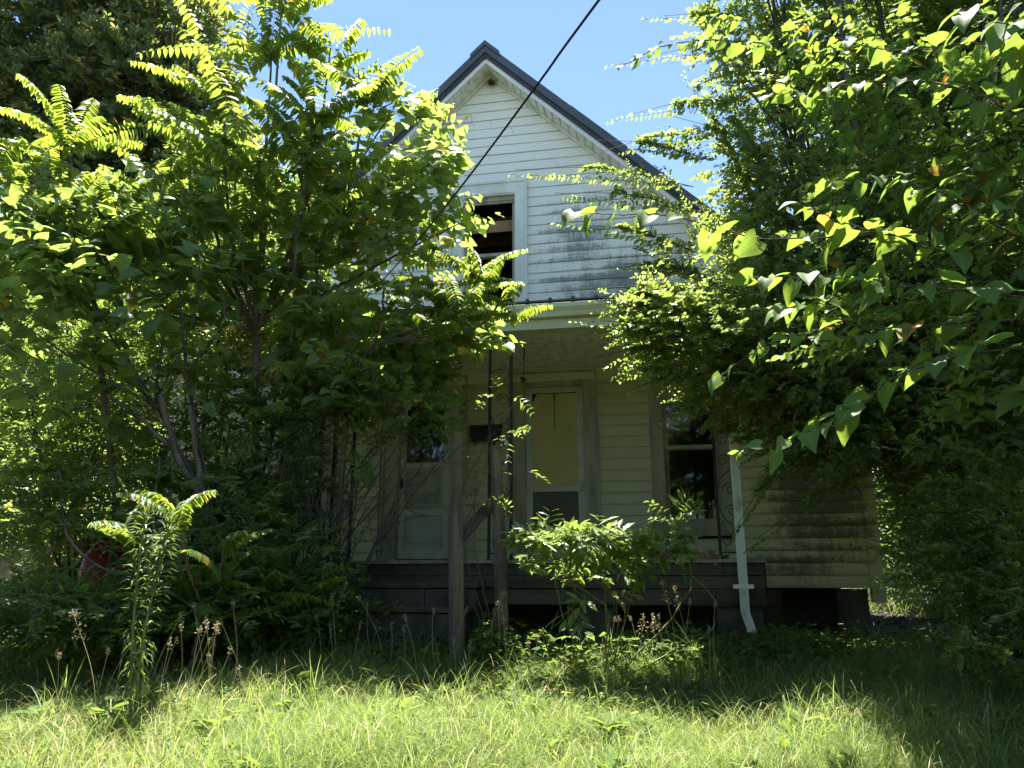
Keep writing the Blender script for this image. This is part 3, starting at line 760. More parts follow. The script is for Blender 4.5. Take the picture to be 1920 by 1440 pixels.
# ------------------------------------------------------------------ right: big small-leaved shrub tree
def right_tree():
    bl=blob_arr([(1330,640,6.2,150,75,.6,1.2),(1240,600,6.0,90,45,.4),(1450,600,6.4,170,110,.8),(1480,730,6.4,190,80,.8,1.1),
        (1430,440,6.6,110,70,.6,.5),(1400,330,6.5,90,45,.45,.4),(1520,420,6.9,190,150,1.0),(1540,250,6.9,190,110,.9,.8),
        (1450,140,6.6,130,70,.6,.7),(1400,60,6.6,110,50,.5,.6),(1600,80,6.8,220,120,1.0),(1780,230,6.8,220,210,1.1),(1820,40,6.5,190,110,.9),
        (1700,520,6.8,250,160,1.1),(1850,640,6.6,180,190,1.0),(1660,760,6.6,210,90,.9,1.2),(1840,850,6.3,170,90,.8),(1560,810,6.5,160,60,.6),
        (1250,500,6.3,70,40,.3,.4),(2050,500,6.6,200,400,1.3,.6),(1960,100,6.4,160,200,1.0,.6),(1430,-120,6.1,110,60,.8,1.1),(1620,-150,5.9,150,80,.9,1.2),(1850,-150,5.8,160,90,1.0,1.2),(1560,-230,5.6,170,100,.8,.7),(2150,-200,5.2,200,160,1.0,.8),(2000,-420,4.6,200,120,.8,.6)])
    gt=Geo(); gc=Geo(); base=gbase(1830,6.9)
    fork=base+np.array([-.25,.1,2.0])
    tube(gt,[base,base+np.array([.05,0,1.0]),fork],.11,.08,10,0,14,.006)
    tube(gt,[base+np.array([.02,.0,.25]),base+np.array([.2,0,1.1]),fork+np.array([.35,0,.4])],.08,.06,9,0,14,.006)
    limbs(gt,fork,bl,.06,0,7)
    n=15000
    P,e,i=sample_blobs(bl,n,2.6)
    Dr=nrm(e*np.array([1,.8,.55])+np.array([-.35,-.1,.12])+rng.normal(0,.35,(n,3)))
    sprays(gc,P,Dr,.25,9,T_SMALL,.050,droop=.22,a=.75,fw=.55,c=-.05,nr=.5,stem=.0022)
    # long arching shoots that break the outline
    tips=[((1300,350,6.4),(965,318,6.1)),((1320,400,6.4),(1040,362,6.1)),((1400,190,6.4),(1180,215,6.2)),((1350,250,6.4),(1110,290,6.3)),((1330,300,6.3),(1120,262,6.3)),
          ((1300,620,6.0),(1105,628,5.8)),((1290,660,6.0),(1120,668,5.8)),((1300,590,6.0),(1135,580,5.8)),((1330,700,6.0),(1165,738,5.8)),((1350,740,6.0),(1225,795,5.8)),
          ((1420,380,6.4),(1290,150,6.4)),((1440,330,6.4),(1340,170,6.4)),((1460,300,6.3),(1250,215,6.2)),((1420,90,6.4),(1200,110,6.2)),((1400,40,6.4),(1240,30,6.2)),
          ((1500,830,6.0),(1370,1005,5.8)),((1640,880,6.0),(1420,1010,5.8)),((1640,840,6.0),(1480,930,5.7)),((1330,520,6.2),(1150,495,6.0)),((1300,470,6.2),(1080,420,6.0)),((1340,560,6.0),(1120,540,5.8)),
          ((1300,640,5.9),(1090,600,5.7)),((1310,700,5.9),(1150,700,5.7)),((1280,560,5.9),(1130,560,5.8))]
    for (a_,b_) in tips:
        p=at(*a_); q=at(*b_); d=q-p; Ln=np.linalg.norm(d)
        tube(gt,[p,(p+q)/2+np.array([0,0,.06*Ln]),q],.006,.002,4,0,12)
        c=curve([p,(p+q)/2+np.array([0,0,.06*Ln]),q],26)
        m=26; k=3
        P=np.repeat(c[2:],k,0); tg=nrm(np.gradient(c,axis=0))[2:]; Dr=np.repeat(tg,k,0)+rng.normal(0,.5,(len(P),3))+np.array([0,0,.15]); cut=np.repeat(np.arange(len(c)-2)<14,k); P=P[cut]; Dr=Dr[cut]
        sprays(gc,P,Dr,.13*np.repeat(np.linspace(1.4,.5,14),k),5,T_SMALL,.040,droop=.2,a=.75,fw=.5,stem=.0015)
        sprays(gc,c[:1],d[None]*.98,Ln,int(Ln/.042),T_SMALL,.066,droop=.03,a=.8,fw=.5,c=-.35,nr=.6,stem=.003)
    tree_obj('shrub_tree','huge small-leaved shrub tree filling the right side and arching over the porch','tree',base,gt,gc,M['bark2'],M['privet'])
right_tree()

def lower_right():
    specs=[('low arching shrub in the dark bottom right corner beside the house corner',[(1870,990,5.4,90,70,.5),(1880,1100,5.2,60,60,.4,.7),(1930,1180,5.0,50,120,.5,.8),(1790,960,5.9,70,35,.4,.4)],1930,5.3,480),]
    for lab,b,px,d,n in specs:
        bl=blob_arr(b); gt=Geo(); gc=Geo(); base=gbase(px,d)
        limbs(gt,base,bl,.03,0,8)
        P,e,i=sample_blobs(bl,n,2.0); Dr=nrm(e*np.array([1,.7,.5])+np.array([-.5,-.2,.2])+rng.normal(0,.3,(n,3)))
        sprays(gc,P,Dr,.30,8,T_SMALL,.052,droop=.3,a=.75,fw=.5,nr=.4,stem=.0025)
        for (x0,y0,d0,x1,y1) in ((1800,1085,5.2,1620,1008),(1850,1090,5.0,1610,1092),(1900,880,5.2,1660,830),(1870,940,5.2,1700,905),(1900,1040,5.1,1690,1045),(1915,1240,4.6,1760,1225),(1860,1000,5.2,1730,960)):
            p=at(x0,y0,d0); tube(gt,[base,(base+p)/2+np.array([.1,0,.15]),p],.009,.005,5,0,12); q=at(x1,y1,d0-.1); c=curve([p,(p+q)/2+np.array([0,0,.05]),q],20); Ln=np.linalg.norm(q-p)
            tube(gt,[p,(p+q)/2+np.array([0,0,.05]),q],.005,.002,4,0,12)
            sprays(gc,c[:1],(q-p)[None],Ln,int(Ln/.035),T_SMALL,.055,droop=.05,a=.7,fw=.6,stem=.003)
            k=2; P=np.repeat(c[3:15],k,0); Dr=np.repeat(nrm(np.gradient(c,axis=0))[3:15],k,0)+rng.normal(0,.5,(len(P),3))
            sprays(gc,P,Dr,.16,6,T_SMALL,.045,droop=.2,stem=.002)
        tree_obj('arching_shrub',lab,'shrub',base,gt,gc,M['bark2'],M['privet'])
lower_right()

# ------------------------------------------------------------------ right foreground: broad heart leaves on long shoots
def shoot(gt,gc,pts,size,step,tmpl,hang=.35,r=.006,sgn=None,rhi=1.0):
    P=[at(*p) for p in pts]; Ln=sum(np.linalg.norm(P[i+1]-P[i]) for i in range(len(P)-1))
    n=max(4,int(Ln/step)); c=curve(P,n*3); c[1:]+=np.cumsum(rng.normal(0,.0035,(len(c)-1,3)),0); tubes(gt,[c],[np.linspace(r,r*.4,len(c))],5,0)
    tg=nrm(np.gradient(c,axis=0)); idx=np.clip(np.arange(2,len(c),3)+rng.integers(-1,2,len(np.arange(2,len(c),3))),0,len(c)-1)
    pp=c[idx]; t=tg[idx]; k=len(idx)
    s=nrm(np.cross(t,np.array([0,0,1.])))*np.where(np.arange(k)%2,1,-1)[:,None]
    X=nrm(s*.8+t*.7+np.array([0,0,-hang])+rng.normal(0,.25,(k,3)))
    X=nrm(X+rng.normal(0,.3,(k,3))); N=nrm(np.array([0,-.35,.9])+rng.normal(0,.5,(k,3)))
    sz=size*(1+.45*rng.uniform(-1,1,k))*np.linspace(1.1,.65,k)
    pet=nrm(X+np.array([0,0,.4]))*(.28*sz)[:,None]
    tubes(gt,np.stack([pp,pp+pet*.55+np.array([0,0,.004]),pp+pet],1),np.full((k,3),.0022),3,0)
    instance(gc,tmpl,pp+pet,X,N,sz,1.0,rng.random(k)*rhi)
def heart_branches():
    gt=Geo(); gc=Geo(); base=gbase(2250,3.7)
    top=base+np.array([-.1,0,2.6]); tube(gt,[base,base+np.array([.1,.1,1.3]),top],.05,.03,8,0,14,.006)
    S=[([(1990,560,3.9),(1700,545,3.9),(1560,520,3.95),(1400,535,4.0)],.135,.06,.5),
       ([(1900,600,3.9),(1640,610,3.9),(1540,560,3.9),(1480,570,3.9)],.125,.055,.5),
       ([(1980,640,3.8),(1700,690,3.8),(1560,775,3.8),(1375,840,3.8)],.125,.075,.45),
       ([(1960,420,4.0),(1500,455,4.2),(1260,415,4.3),(1085,405,4.3)],.14,.12,.7),
       ([(1990,250,4.0),(1780,170,4.0),(1560,175,4.0),(1420,190,4.1)],.10,.05,.5),
       ([(1990,60,3.9),(1880,40,3.6),(1800,20,3.6)],.20,.09,.7),
       ([(1960,330,3.9),(1830,430,3.9),(1790,300,3.9)],.10,.05,.3),
       ([(1980,480,3.9),(1840,400,3.9),(1700,330,3.9),(1560,330,4.0)],.11,.055,.4),
       ([(1990,120,3.9),(1840,80,4.0),(1660,90,4.1),(1500,30,4.2)],.10,.05,.5),
       ([(1700,620,3.95),(1560,640,3.95),(1450,640,4.0),(1330,720,4.1)],.095,.06,.5),
       ([(1800,480,4.0),(1620,440,4.0),(1500,400,4.1)],.12,.06,.4),
       ([(1450,80,4.8),(1330,70,4.8),(1240,90,4.8),(1170,125,4.8)],.075,.05,.8),
       ([(1500,170,4.7),(1380,130,4.7),(1290,170,4.7)],.07,.045,.6),
       ([(1990,760,3.8),(1860,700,3.8),(1700,640,3.8)],.11,.06,.4)]
    for pts,size,step,hang in S:
        p0=at(*pts[0]); m=(top+p0)/2; tube(gt,[top,m+np.array([0,0,.1]),p0],.009,.006,6,0,10) if pts[0][0]>1880 else None
        shoot(gt,gc,pts,size*1.08,step*.95,T_HEART,hang,rhi=.995)
    bl=blob_arr([(1650,150,4.7,170,90,.35),(1850,330,4.5,120,110,.35),(1870,110,4.4,110,90,.3),(1620,320,4.8,120,70,.3,.8),(1820,560,4.5,120,80,.35),(1560,470,4.8,110,50,.3,.5),(1450,60,4.9,110,45,.3,.6),(1650,620,4.7,130,40,.3,.6),(1880,750,4.4,80,70,.3,.5)])
    n=250; P,e,i=sample_blobs(bl,n,1.8); Dr=nrm(e*np.array([1,.6,.4])+np.array([-.55,-.15,.15])+rng.normal(0,.3,(n,3)))
    sprays(gc,P,Dr,.34,7,T_SMALL,.085,droop=.28,a=.75,fw=.5,c=-.3,nr=.55,stem=.0025,szvar=.4,tipsmall=.5)
    tree_obj('heart_leaved_tree','sapling with large shiny heart-shaped leaves reaching in from the right edge','tree',base,gt,gc,M['bark2'],M['heart'],None,True)
heart_branches()

# ------------------------------------------------------------------ left: broad-leaved paper mulberry type thicket
def mulberry(label,b,px,d,n,stems,size=.155,L=.40,K=6,name='broad_leaved_tree',back=1.15):
    b=[(q[0],q[1],q[2]+back)+tuple(q[3:]) for q in b]; d=d+back; stems=[[(q[0],q[1],q[2]+back) for q in st] for st in stems]
    bl=blob_arr(b); gt=Geo(); gc=Geo(); base=gbase(px,d)
    fork=base+np.array([.05,0,1.1])
    tube(gt,[base,base+np.array([-.03,.02,.5]),fork],.045,.035,9,0,12,.005)
    limbs(gt,np.array(at(*stems[0][1])),bl,.011,0,3)
    for st in stems:
        P=[at(*p) for p in st]; tube(gt,P,.016,.006,6,0,16,.003)
    P,e,i=sample_blobs(bl,n,2.2)
    Dr=nrm(e*np.array([1,.8,.4])+np.array([0,-.1,.35])+rng.normal(0,.3,(n,3)))
    sprays(gc,P,Dr,L,K,T_BIG,size,droop=.08,a=.85,fw=.45,c=-.18,nr=.62,stem=.0035,petiole=.35,szvar=.55,tipsmall=.45)
    tree_obj(name,label,'tree',base,gt,gc,M['bark2'],M['mulb'],None,True)
mulberry('young broad-leaved tree with spreading crown reaching up beside the gable',
    [(670,330,5.7,125,75,.45),(755,215,5.7,70,60,.3,.8),(805,330,5.6,50,95,.3,.8),(600,430,5.7,120,80,.45,.8),(740,460,5.6,90,75,.4,.8),(500,400,5.8,80,50,.4,.6),(820,440,5.6,50,40,.25,.5)],
    600,5.9,165,[[(585,800,5.7),(592,470,5.7),(560,330,5.6),(540,240,5.6)],[(592,470,5.7),(660,330,5.6),(740,200,5.6)],[(592,560,5.7),(740,480,5.6),(860,420,5.5)],[(592,500,5.7),(700,400,5.6),(800,330,5.6)]],size=.125,back=1.4)
mulberry('wide low broad-leaved tree with flat leaf layers hanging in front of the porch gutter',
    [(820,630,5.2,105,40,.4,1.1),(650,640,5.2,150,55,.4,.8),(560,560,5.3,110,60,.4,.6),(700,720,5.1,140,28,.35,.9),(580,770,5.0,120,28,.3,.7),(860,690,5.2,50,25,.25,.6),(640,850,5.1,120,20,.25,.3),(900,610,5.2,35,28,.2,.8)],
    470,5.5,140,[[(478,1000,5.5),(500,850,5.4),(560,760,5.2),(720,680,5.2),(880,610,5.1)],[(500,850,5.4),(560,800,5.2),(640,770,5.2)],[(490,900,5.4),(540,700,5.3),(560,560,5.3)]],size=.135,back=1.85)
mulberry('broad-leaved bush at the far left with pointed bright leaves',
    [(130,440,5.0,150,50,.4,1.1),(60,510,5.0,110,60,.4),(300,430,5.2,120,60,.4,1.0),(230,560,5.1,150,60,.5,.8),(380,540,5.3,100,70,.4,.8),(80,640,4.9,130,55,.4,.6),(300,690,5.1,140,50,.4,.6),(130,770,4.9,120,35,.35,.4),(340,385,5.3,70,35,.3,.9)],
    330,5.3,175,[[(400,960,5.2),(290,760,5.1),(200,620,5.0),(90,480,5.0)],[(400,960,5.2),(350,700,5.2),(330,480,5.2),(310,390,5.1)],[(350,700,5.2),(420,600,5.2),(400,500,5.2)],[(290,760,5.1),(180,700,5.0),(60,620,4.9)]],size=.13)

# ------------------------------------------------------------------ pinnate fronds (tree of heaven)
def frond_rosette(gt,gc,c,n,L,leaflet,up=.7,spread=1.0,facing=None,K=21):
    az=np.arange(n)*2.4+rng.random()*6; el=rng.uniform(.15,1.0,n)*up
    Dr=np.stack([np.cos(az)*np.cos(el)*spread,np.sin(az)*np.cos(el)*spread*.8,np.sin(el)+.1],-1)
    P=np.repeat(np.asarray(c)[None],n,0)+np.array([0,0,-1.])*rng.uniform(0,.28,n)[:,None]
    Ls=L*(1+.25*rng.uniform(-1,1,n))
    sprays(gc,P,Dr,Ls,K,T_LANCE,leaflet,droop=.38,a=.85,fw=.25,c=-.55,nz=.7,nr=.22,stem=.0035,szvar=.10,tipsmall=.55,width=1.35,jt=.08)
def ailanthus(label,tops,px,d,trunk,r0=.04,L=1.12,leaflet=.135,name='tree_of_heaven',n=10):
    gt=Geo(); gc=Geo(); base=gbase(px,d)
    tp=[base]+[at(*p) for p in trunk]; tube(gt,tp,r0,r0*.6,10,0,20,.006)
    fork=tp[-1]
    for t in tops:
        c=at(*t[:3]); m=(fork+c)/2+np.array([.5*(c[0]-fork[0])*.5,0,-.1])
        tube(gt,[fork,m,c],r0*.5,.009,7,0,14,.004)
        s=t[3] if len(t)>3 else 1
        frond_rosette(gt,gc,c,int(n*s),L*s**.5,leaflet,up=1.15)
    tree_obj(name,label,'tree',base,gt,gc,M['bark'],M['ail'])
ailanthus('tall feathery tree with long pinnate fronds against the sky, top left',
   [(420,170,6.7,1.0),(510,80,6.8,1.0),(530,-10,6.9,.9),(590,190,6.6,.9),(390,270,6.7,.9),(470,310,6.5,1.0),(690,165,6.7,.6),(330,370,6.8,.8),(570,290,6.5,.7),(620,90,6.9,.6),(350,230,6.9,.5),(450,430,6.6,.7),(250,500,6.6,.6),(560,400,6.4,.6)],480,7.1,[(483,1000,7.1),(478,800,7.1),(480,620,7.1)],.048)
ailanthus('feathery pinnate-leaved sapling at the far left edge',
   [(135,262,6.4,.8),(40,360,6.3,.8),(210,370,6.4,.7),(-10,300,6.4,.7),(240,440,6.3,.6),(90,420,6.2,.7)],200,6.6,[(215,1000,6.6),(190,700,6.5),(170,520,6.4)],.035)
ailanthus('young sapling with yellow-green fronds standing before the upstairs window',
   [(905,500,6.3,.9),(870,560,6.2,1.0),(950,548,6.3,.5),(830,530,6.3,.8),(800,575,6.2,.7),(720,540,6.3,.7)],640,6.9,[(640,900,6.9),(655,740,6.9),(700,640,6.6)],.03,.60,.085)
ailanthus('low pinnate sapling with bright top fronds beside the tall narrow weeds',
   [(330,935,4.9,.55),(250,960,5.1,.5),(420,1010,5.4,.7),(500,1060,5.8,.8),(560,1090,6.0,.7),(370,1100,5.6,.7),(480,960,6.3,.6),(300,860,6.2,.6),(110,880,6.0,.4)],380,5.6,[(385,1150,5.6)],.02,.5,.085)

# ------------------------------------------------------------------ left understorey shrubs and stems
def shrub(name,label,b,px,d,n,leaf,tmpl,size,L=.3,K=7,r0=.025,per=7,cat='shrub',bark='bark2',**kw):
    bl=blob_arr(b); gt=Geo(); gc=Geo(); base=gbase(px,d)
    limbs(gt,base,bl,r0,0,per)
    P,e,i=sample_blobs(bl,n,2.2); Dr=nrm(e*np.array([1,.8,.5])+np.array([0,-.1,.25])+rng.normal(0,.35,(n,3)))
    sprays(gc,P,Dr,L,K,tmpl,size,**kw)
    return tree_obj(name,label,cat,base,gt,gc,M[bark],M[leaf])
shrub('leafy_shrub','dense dark shrub filling the left below the broad leaves',[(60,760,7.0,150,110,.6),(200,830,7.2,150,80,.6),(40,950,6.5,120,90,.6),(330,820,7.4,110,90,.5,.6),(140,640,7.6,160,100,.6),(350,620,7.6,140,90,.6,.8),(500,560,7.7,110,80,.4,.6)],180,7.1,1300,'dark',T_LANCE,.075,stem=.002)
shrub('leafy_shrub','low dark weedy shrub in shade at the bottom left behind the narrow weeds',[(80,1150,5.7,150,50,.5),(230,1160,5.7,120,45,.5),(380,1130,5.9,130,80,.5),(520,1130,6.2,100,80,.4),(470,1000,6.5,90,60,.4,.6),(350,1050,6.2,80,55,.4),(610,1120,6.7,55,50,.25,.8),(690,1160,6.8,50,25,.2,.5)],300,5.9,1250,'dark',T_LANCE,.085,L=.25,stem=.002)
shrub('leafy_shrub','slender shrub in front of the left porch corner, thin leaves',[(430,800,7.0,70,110,.3,.5),(560,880,6.9,60,110,.3,.5),(600,760,6.9,110,60,.3,.6),(430,960,6.8,80,60,.3),(760,770,6.6,90,60,.3,.45)],520,6.9,650,'dark',T_SMALL,.06,L=.3,stem=.002)

shrub('slender_tree','slender small-leaved tree between the feathery tree and the porch gutter',[(430,470,7.6,110,90,.5),(350,600,7.6,110,80,.5),(520,600,7.7,110,70,.5),(620,520,7.8,90,60,.4,.7),(200,640,7.4,120,80,.5,.8),(420,720,7.6,110,60,.4,.7)],400,7.6,560,'privet',T_LANCE,.075,L=.34,stem=.002,per=2,r0=.02,cat='tree')
shrub('weedy_bush','loose light green bush growing up between the narrow weeds and the porch',[(420,900,6.6,70,60,.3),(340,960,6.4,80,50,.3),(500,990,6.6,70,50,.3),(240,930,6.5,70,60,.3,.8),(120,960,6.3,90,60,.35,.8),(560,1050,6.5,50,50,.25,.7),(60,860,6.6,90,60,.35,.8)],430,6.5,420,'mulb',T_LANCE,.095,L=.32,stem=.002,per=2,r0=.01)

# leaning old stems at the left
g=Geo()
for st,r in (([(455,1180,6.4),(445,1090,6.4),(385,950,6.3),(330,850,6.3),(300,740,6.2)],.045),([(385,950,6.3),(370,860,6.3),(355,760,6.2)],.03),([(455,1000,6.5),(420,935,6.4),(385,930,6.35)],.022),([(330,850,6.3),(270,790,6.3),(200,740,6.2)],.02)):
    P=[at(*p) for p in st]
    if st[0][1]==1180: P[0][2]=gz(P[0][0],P[0][1])-.05; lb=P[0]
    tube(g,P,r,r*.5,9,0,18,.006)
tag(g.obj('leaning_trunk',[M['bark']],smooth=True,loc=lb),'bare leaning forked trunk behind the narrow weeds, left of the porch','tree')

# leafless twiggy bush before the porch, left
def deadbush():
    gt=Geo(); base=gbase(600,6.8)
    tgt=[(560,850),(600,820),(640,850),(700,860),(760,850),(850,820),(790,900),(700,930),(660,900),(540,920),(580,940),(720,800),(620,960),(520,880)]
    for (px,py) in tgt:
        for k in range(3):
            q=at(px+random.uniform(-35,35),py+random.uniform(-30,30),6.7+random.uniform(-.2,.25)); b=base+np.array([random.uniform(-.12,.12),0,0])
            m=(b+q)/2+rng.normal(0,.08,3)+np.array([-.08,0,.12]); c=tube(gt,[b,m,q],.009,.003,4,0,12,.006)
            for j in range(5):
                s=c[random.randint(5,11)]; e=s+rng.normal(0,.16,3)+np.array([.06,0,.06])
                c2=tube(gt,[s,(s+e)/2+rng.normal(0,.03,3),e],.003,.0015,3,0,6)
                for jj in range(2):
                    s2=c2[random.randint(2,5)]; e2=s2+rng.normal(0,.08,3); tube(gt,[s2,(s2+e2)/2,e2],.0018,.001,3,0,4)
    tag(gt.obj('twiggy_bush',[M['darkwood']],loc=base),'bare tangled twiggy bush leaning against the left iron porch column','bush')
deadbush()

# ------------------------------------------------------------------ shrub in front of the porch, centre
def centre_shrub():
    bl=blob_arr([(1110,1018,5.8,100,16,.35,1.4),(1205,1030,5.8,60,24,.3),(1030,1012,5.8,62,12,.25,1.2),(1010,1062,5.8,50,12,.2,.9),(1120,1050,6.0,100,40,.35,.6),(1100,1120,5.9,70,30,.25,.35),(1245,1030,5.9,35,30,.2,.7),(1270,975,6.4,50,24,.2,.3)])
    gt=Geo(); gc=Geo(); base=gbase(1120,6.05)
    limbs(gt,base,bl,.010,0,4,kk=5)
    n=150; P,e,i=sample_blobs(bl,n,2.0); Dr=nrm(e*np.array([1,.8,.3])+np.array([0,-.25,.35])+rng.normal(0,.25,(n,3)))
    sprays(gc,P,Dr,.16,5,T_LONG,.135,droop=.1,a=.8,fw=.55,c=-.18,nr=.35,stem=.003,tipsmall=.5,szvar=.3,width=1.25,single=False)
    tree_obj('weedy_shrub','sunlit pale-leaved shrub growing in front of the porch between post and downspout','shrub',base,gt,gc,M['greenstem'],M['weed'])
centre_shrub()
# small climbing sapling by the log post
shrub('climbing_sapling','thin climbing plant with drooping small leaves around the log post',[(930,800,6.6,60,35,.15),(960,870,6.6,45,40,.15),(900,900,6.6,35,45,.12),(960,960,6.7,40,50,.15,.7),(940,740,6.5,60,22,.12,.8)],945,6.65,18,'dark',T_LANCE,.07,L=.22,K=6,r0=.008,per=3,cat='sapling',stem=.002)

# ------------------------------------------------------------------ narrow tall weeds
def horseweed(label,pts,dz,n):
    gt=Geo(); gc=Geo(); P=[at(*p) for p in pts]; base=np.array([P[0][0],P[0][1],gz(P[0][0],P[0][1])-.02]); P[0]=base
    c=tube(gt,P,.0085,.004,6,0,30)
    k=n; t=np.sort(rng.random(k))**.8; idx=t*(len(c)-1); i0=idx.astype(int); pp=c[i0]+(c[np.minimum(i0+1,len(c)-1)]-c[i0])*(idx-i0)[:,None]
    az=np.arange(k)*2.4; low=t<.35
    el=np.where(t>.9,1.0*(t-.9)/.1+.35,.25)
    X=np.stack([np.cos(az)*np.cos(el),np.sin(az)*np.cos(el),np.sin(el)-np.where(low,.9,0)],-1)+rng.normal(0,.22,(k,3))
    sz=np.where(t>.93,.085,.085+.02*rng.random(k))
    instance(gc,T_LIN,pp,X,np.array([0,0,1.])+rng.normal(0,.2,(k,3)),sz,1.1,rng.random(k))
    # arching leaf tips
    tree_obj('narrow_weed',label,'weed',base,gt,gc,M['greenstem'],M['horse'])
horseweed('tall narrow-leaved weed, straighter and slimmer of the pair at left',[(243,1375,4.45),(250,1180,4.45),(262,1050,4.45),(274,965,4.45)],0,150)
horseweed('tall bushy narrow-leaved weed leaning right with bright tuft on top',[(250,1370,4.45),(268,1200,4.45),(298,1070,4.45),(318,980,4.45)],0,240)

# ------------------------------------------------------------------ backdrop trees
def far_tree(name,label,b,px,d,n,leaf,tmpl,size,L,K,r0,trunk=None,group=None,bark='bark2',mul=1.0,**kw):
    bl=blob_arr(b); gt=Geo(); gc=Geo(); x=(px-960)/F*d; base=np.array([x,d,gz(x,d)-.1]); 
    top=bl[0].mean(0); fork=np.array([base[0]*.7+top[0]*.3,d,base[2]+(top[2]-base[2])*.35])
    tube(gt,[base,(base+fork)/2+np.array([.1,0,0]),fork],r0,r0*.75,10,0,14,.01)
    limbs(gt,fork,bl,r0*.5,0,5)
    P,e,i=sample_blobs(bl,n,2.6); Dr=nrm(e+np.array([0,-.1,.3])+rng.normal(0,.4,(n,3)))
    sprays(gc,P,Dr,L,K,tmpl,size,**kw)
    return tree_obj(name,label,'tree',base,gt,gc,M[bark],M[leaf],group)
far_tree('magnolia_tree','big dark magnolia with some golden-bronze leaves behind the left trees',
  [(120,60,17,170,120,2.0),(320,60,17,110,110,1.8,.9),(250,180,17,160,110,2.0),(60,220,17,120,130,2.0),(380,180,17,60,70,1.2,.8),(300,300,17.5,130,70,1.6,.8),(150,330,17,140,80,1.6),(-120,150,17,150,200,2,.8),(150,-130,17,220,120,2.2,.8),(430,280,17.5,50,60,1.0,.6)],
  200,17,6200,'magn',T_MAGN,.24,.38,6,.32,droop=.05,a=.7,fw=.7,c=.2,nr=1.4,stem=.006)
def hedge(label,b,px,d,n,size=.13,L=.7,K=7,leaf='back'):
    far_tree('background_tree',label,b,px,d,n,leaf,T_LANCE if size<.2 else T_BIG2,size,L,K,.12,droop=.2,a=.8,fw=.5,nr=.5,stem=.006,width=1.5)
hedge('sunlit leafy tree behind the left thicket at the garden edge',[(80,560,14,160,150,1.6),(260,480,14.5,150,110,1.6),(60,720,13.5,150,120,1.4),(250,690,14,140,140,1.4),(-150,600,13,150,260,1.5,.7)],150,14,4600,.15)
hedge('bright leafy tree just left of the house, beyond the feathery tree',[(470,470,15,110,120,1.5),(380,620,14,90,110,1.3),(600,430,17,110,90,1.4,.7),(420,350,16,90,70,1.3,.6)],430,15,2200,.15)
hedge('low thicket closing the gap at the far left',[(60,890,12,150,70,1.2),(230,900,12,120,90,1.2),(100,1010,11,180,60,1.2),(300,1000,11.5,100,60,1.0)],130,11.6,2300,.12)
hedge('dark thicket behind the right corner of the house',[(1720,900,15,90,110,1.4),(1800,1010,14,110,80,1.3),(1900,880,13,110,150,1.4),(1700,1000,16,60,90,1.0),(1830,980,11.5,110,120,1.2,1.4),(1790,880,11,110,70,1.2),(1950,1040,12,80,120,1.2)],1820,13,4200,.11,leaf='dark')
hedge('tall tree standing behind the right shrub tree, beyond the roof',[(1700,300,15,230,200,1.8),(1850,550,14,180,260,1.8),(1720,650,14.5,150,200,1.5),(2050,400,13,200,400,1.8,.6),(1800,60,15,200,150,1.6)],1800,14.5,2600,.15)
hedge('far wall of woodland trees visible past the right house corner',[(1700,960,24,130,120,1.6),(1850,900,23,150,160,1.6),(1620,1000,25,90,70,1.4)],1750,24,1500,.19,L=.9)
def world_tree(label,x,y,h,r):
    gt=Geo(); gc=Geo(); base=np.array([x,y,gz(x,y)-.1]); C=np.array([base+[rng.normal(0,r*.35),rng.normal(0,r*.35),h*t] for t in (.15,.3,.5,.65,.8,.92)]); Rr=np.array([[r,r*.9,h*.2]]*5+[[r*.6,r*.6,h*.14]])
    bl=(C,Rr,np.ones(6)/6); fork=base+np.array([0,0,h*.3]); tube(gt,[base,(base+fork)/2,fork],.2,.15,9,0,8); limbs(gt,fork,bl,.08,0,3)
    P,e,i=sample_blobs(bl,1500,3); sprays(gc,P,e+rng.normal(0,.4,(1500,3)),.9,6,T_BIG2,.30,droop=.2,nr=.6,stem=.008)
    tree_obj('background_tree',label,'tree',base,gt,gc,M['bark2'],M['back'],'unseen trees added opposite the house to block low sky light')
for k in range(8):  # unseen trees, added to keep low sky light off the porch and windows
    a=R(-112+k*32); world_tree('unseen leafy tree added across from the house front to block low sky light',13.5*math.sin(a),-12*math.cos(a)+1,5.8+.9*math.sin(k*2.3),3.0)
hedge('hidden woodland tree added behind the right shrub tree to shade the side yard',[(1780,560,10.5,150,130,1.2),(1950,650,10,150,160,1.2),(1700,700,11,110,90,1.0),(1880,820,10,120,70,1.0,.8),(1700,640,9.3,80,60,.9),(1630,600,8.6,60,50,.8,.8),(1760,520,8.8,80,60,.9)],1900,10.5,3400,.13,leaf='dark')  # out of sight behind the shrub tree, added to shade the corner ground
hedge('dense shade tree outside to the right throwing shade over the lawn',[(2450,150,5.0,330,260,1.3),(2250,620,5.2,180,220,1.0,.7)],2500,5.2,1300,.11,L=.5,leaf='dark')

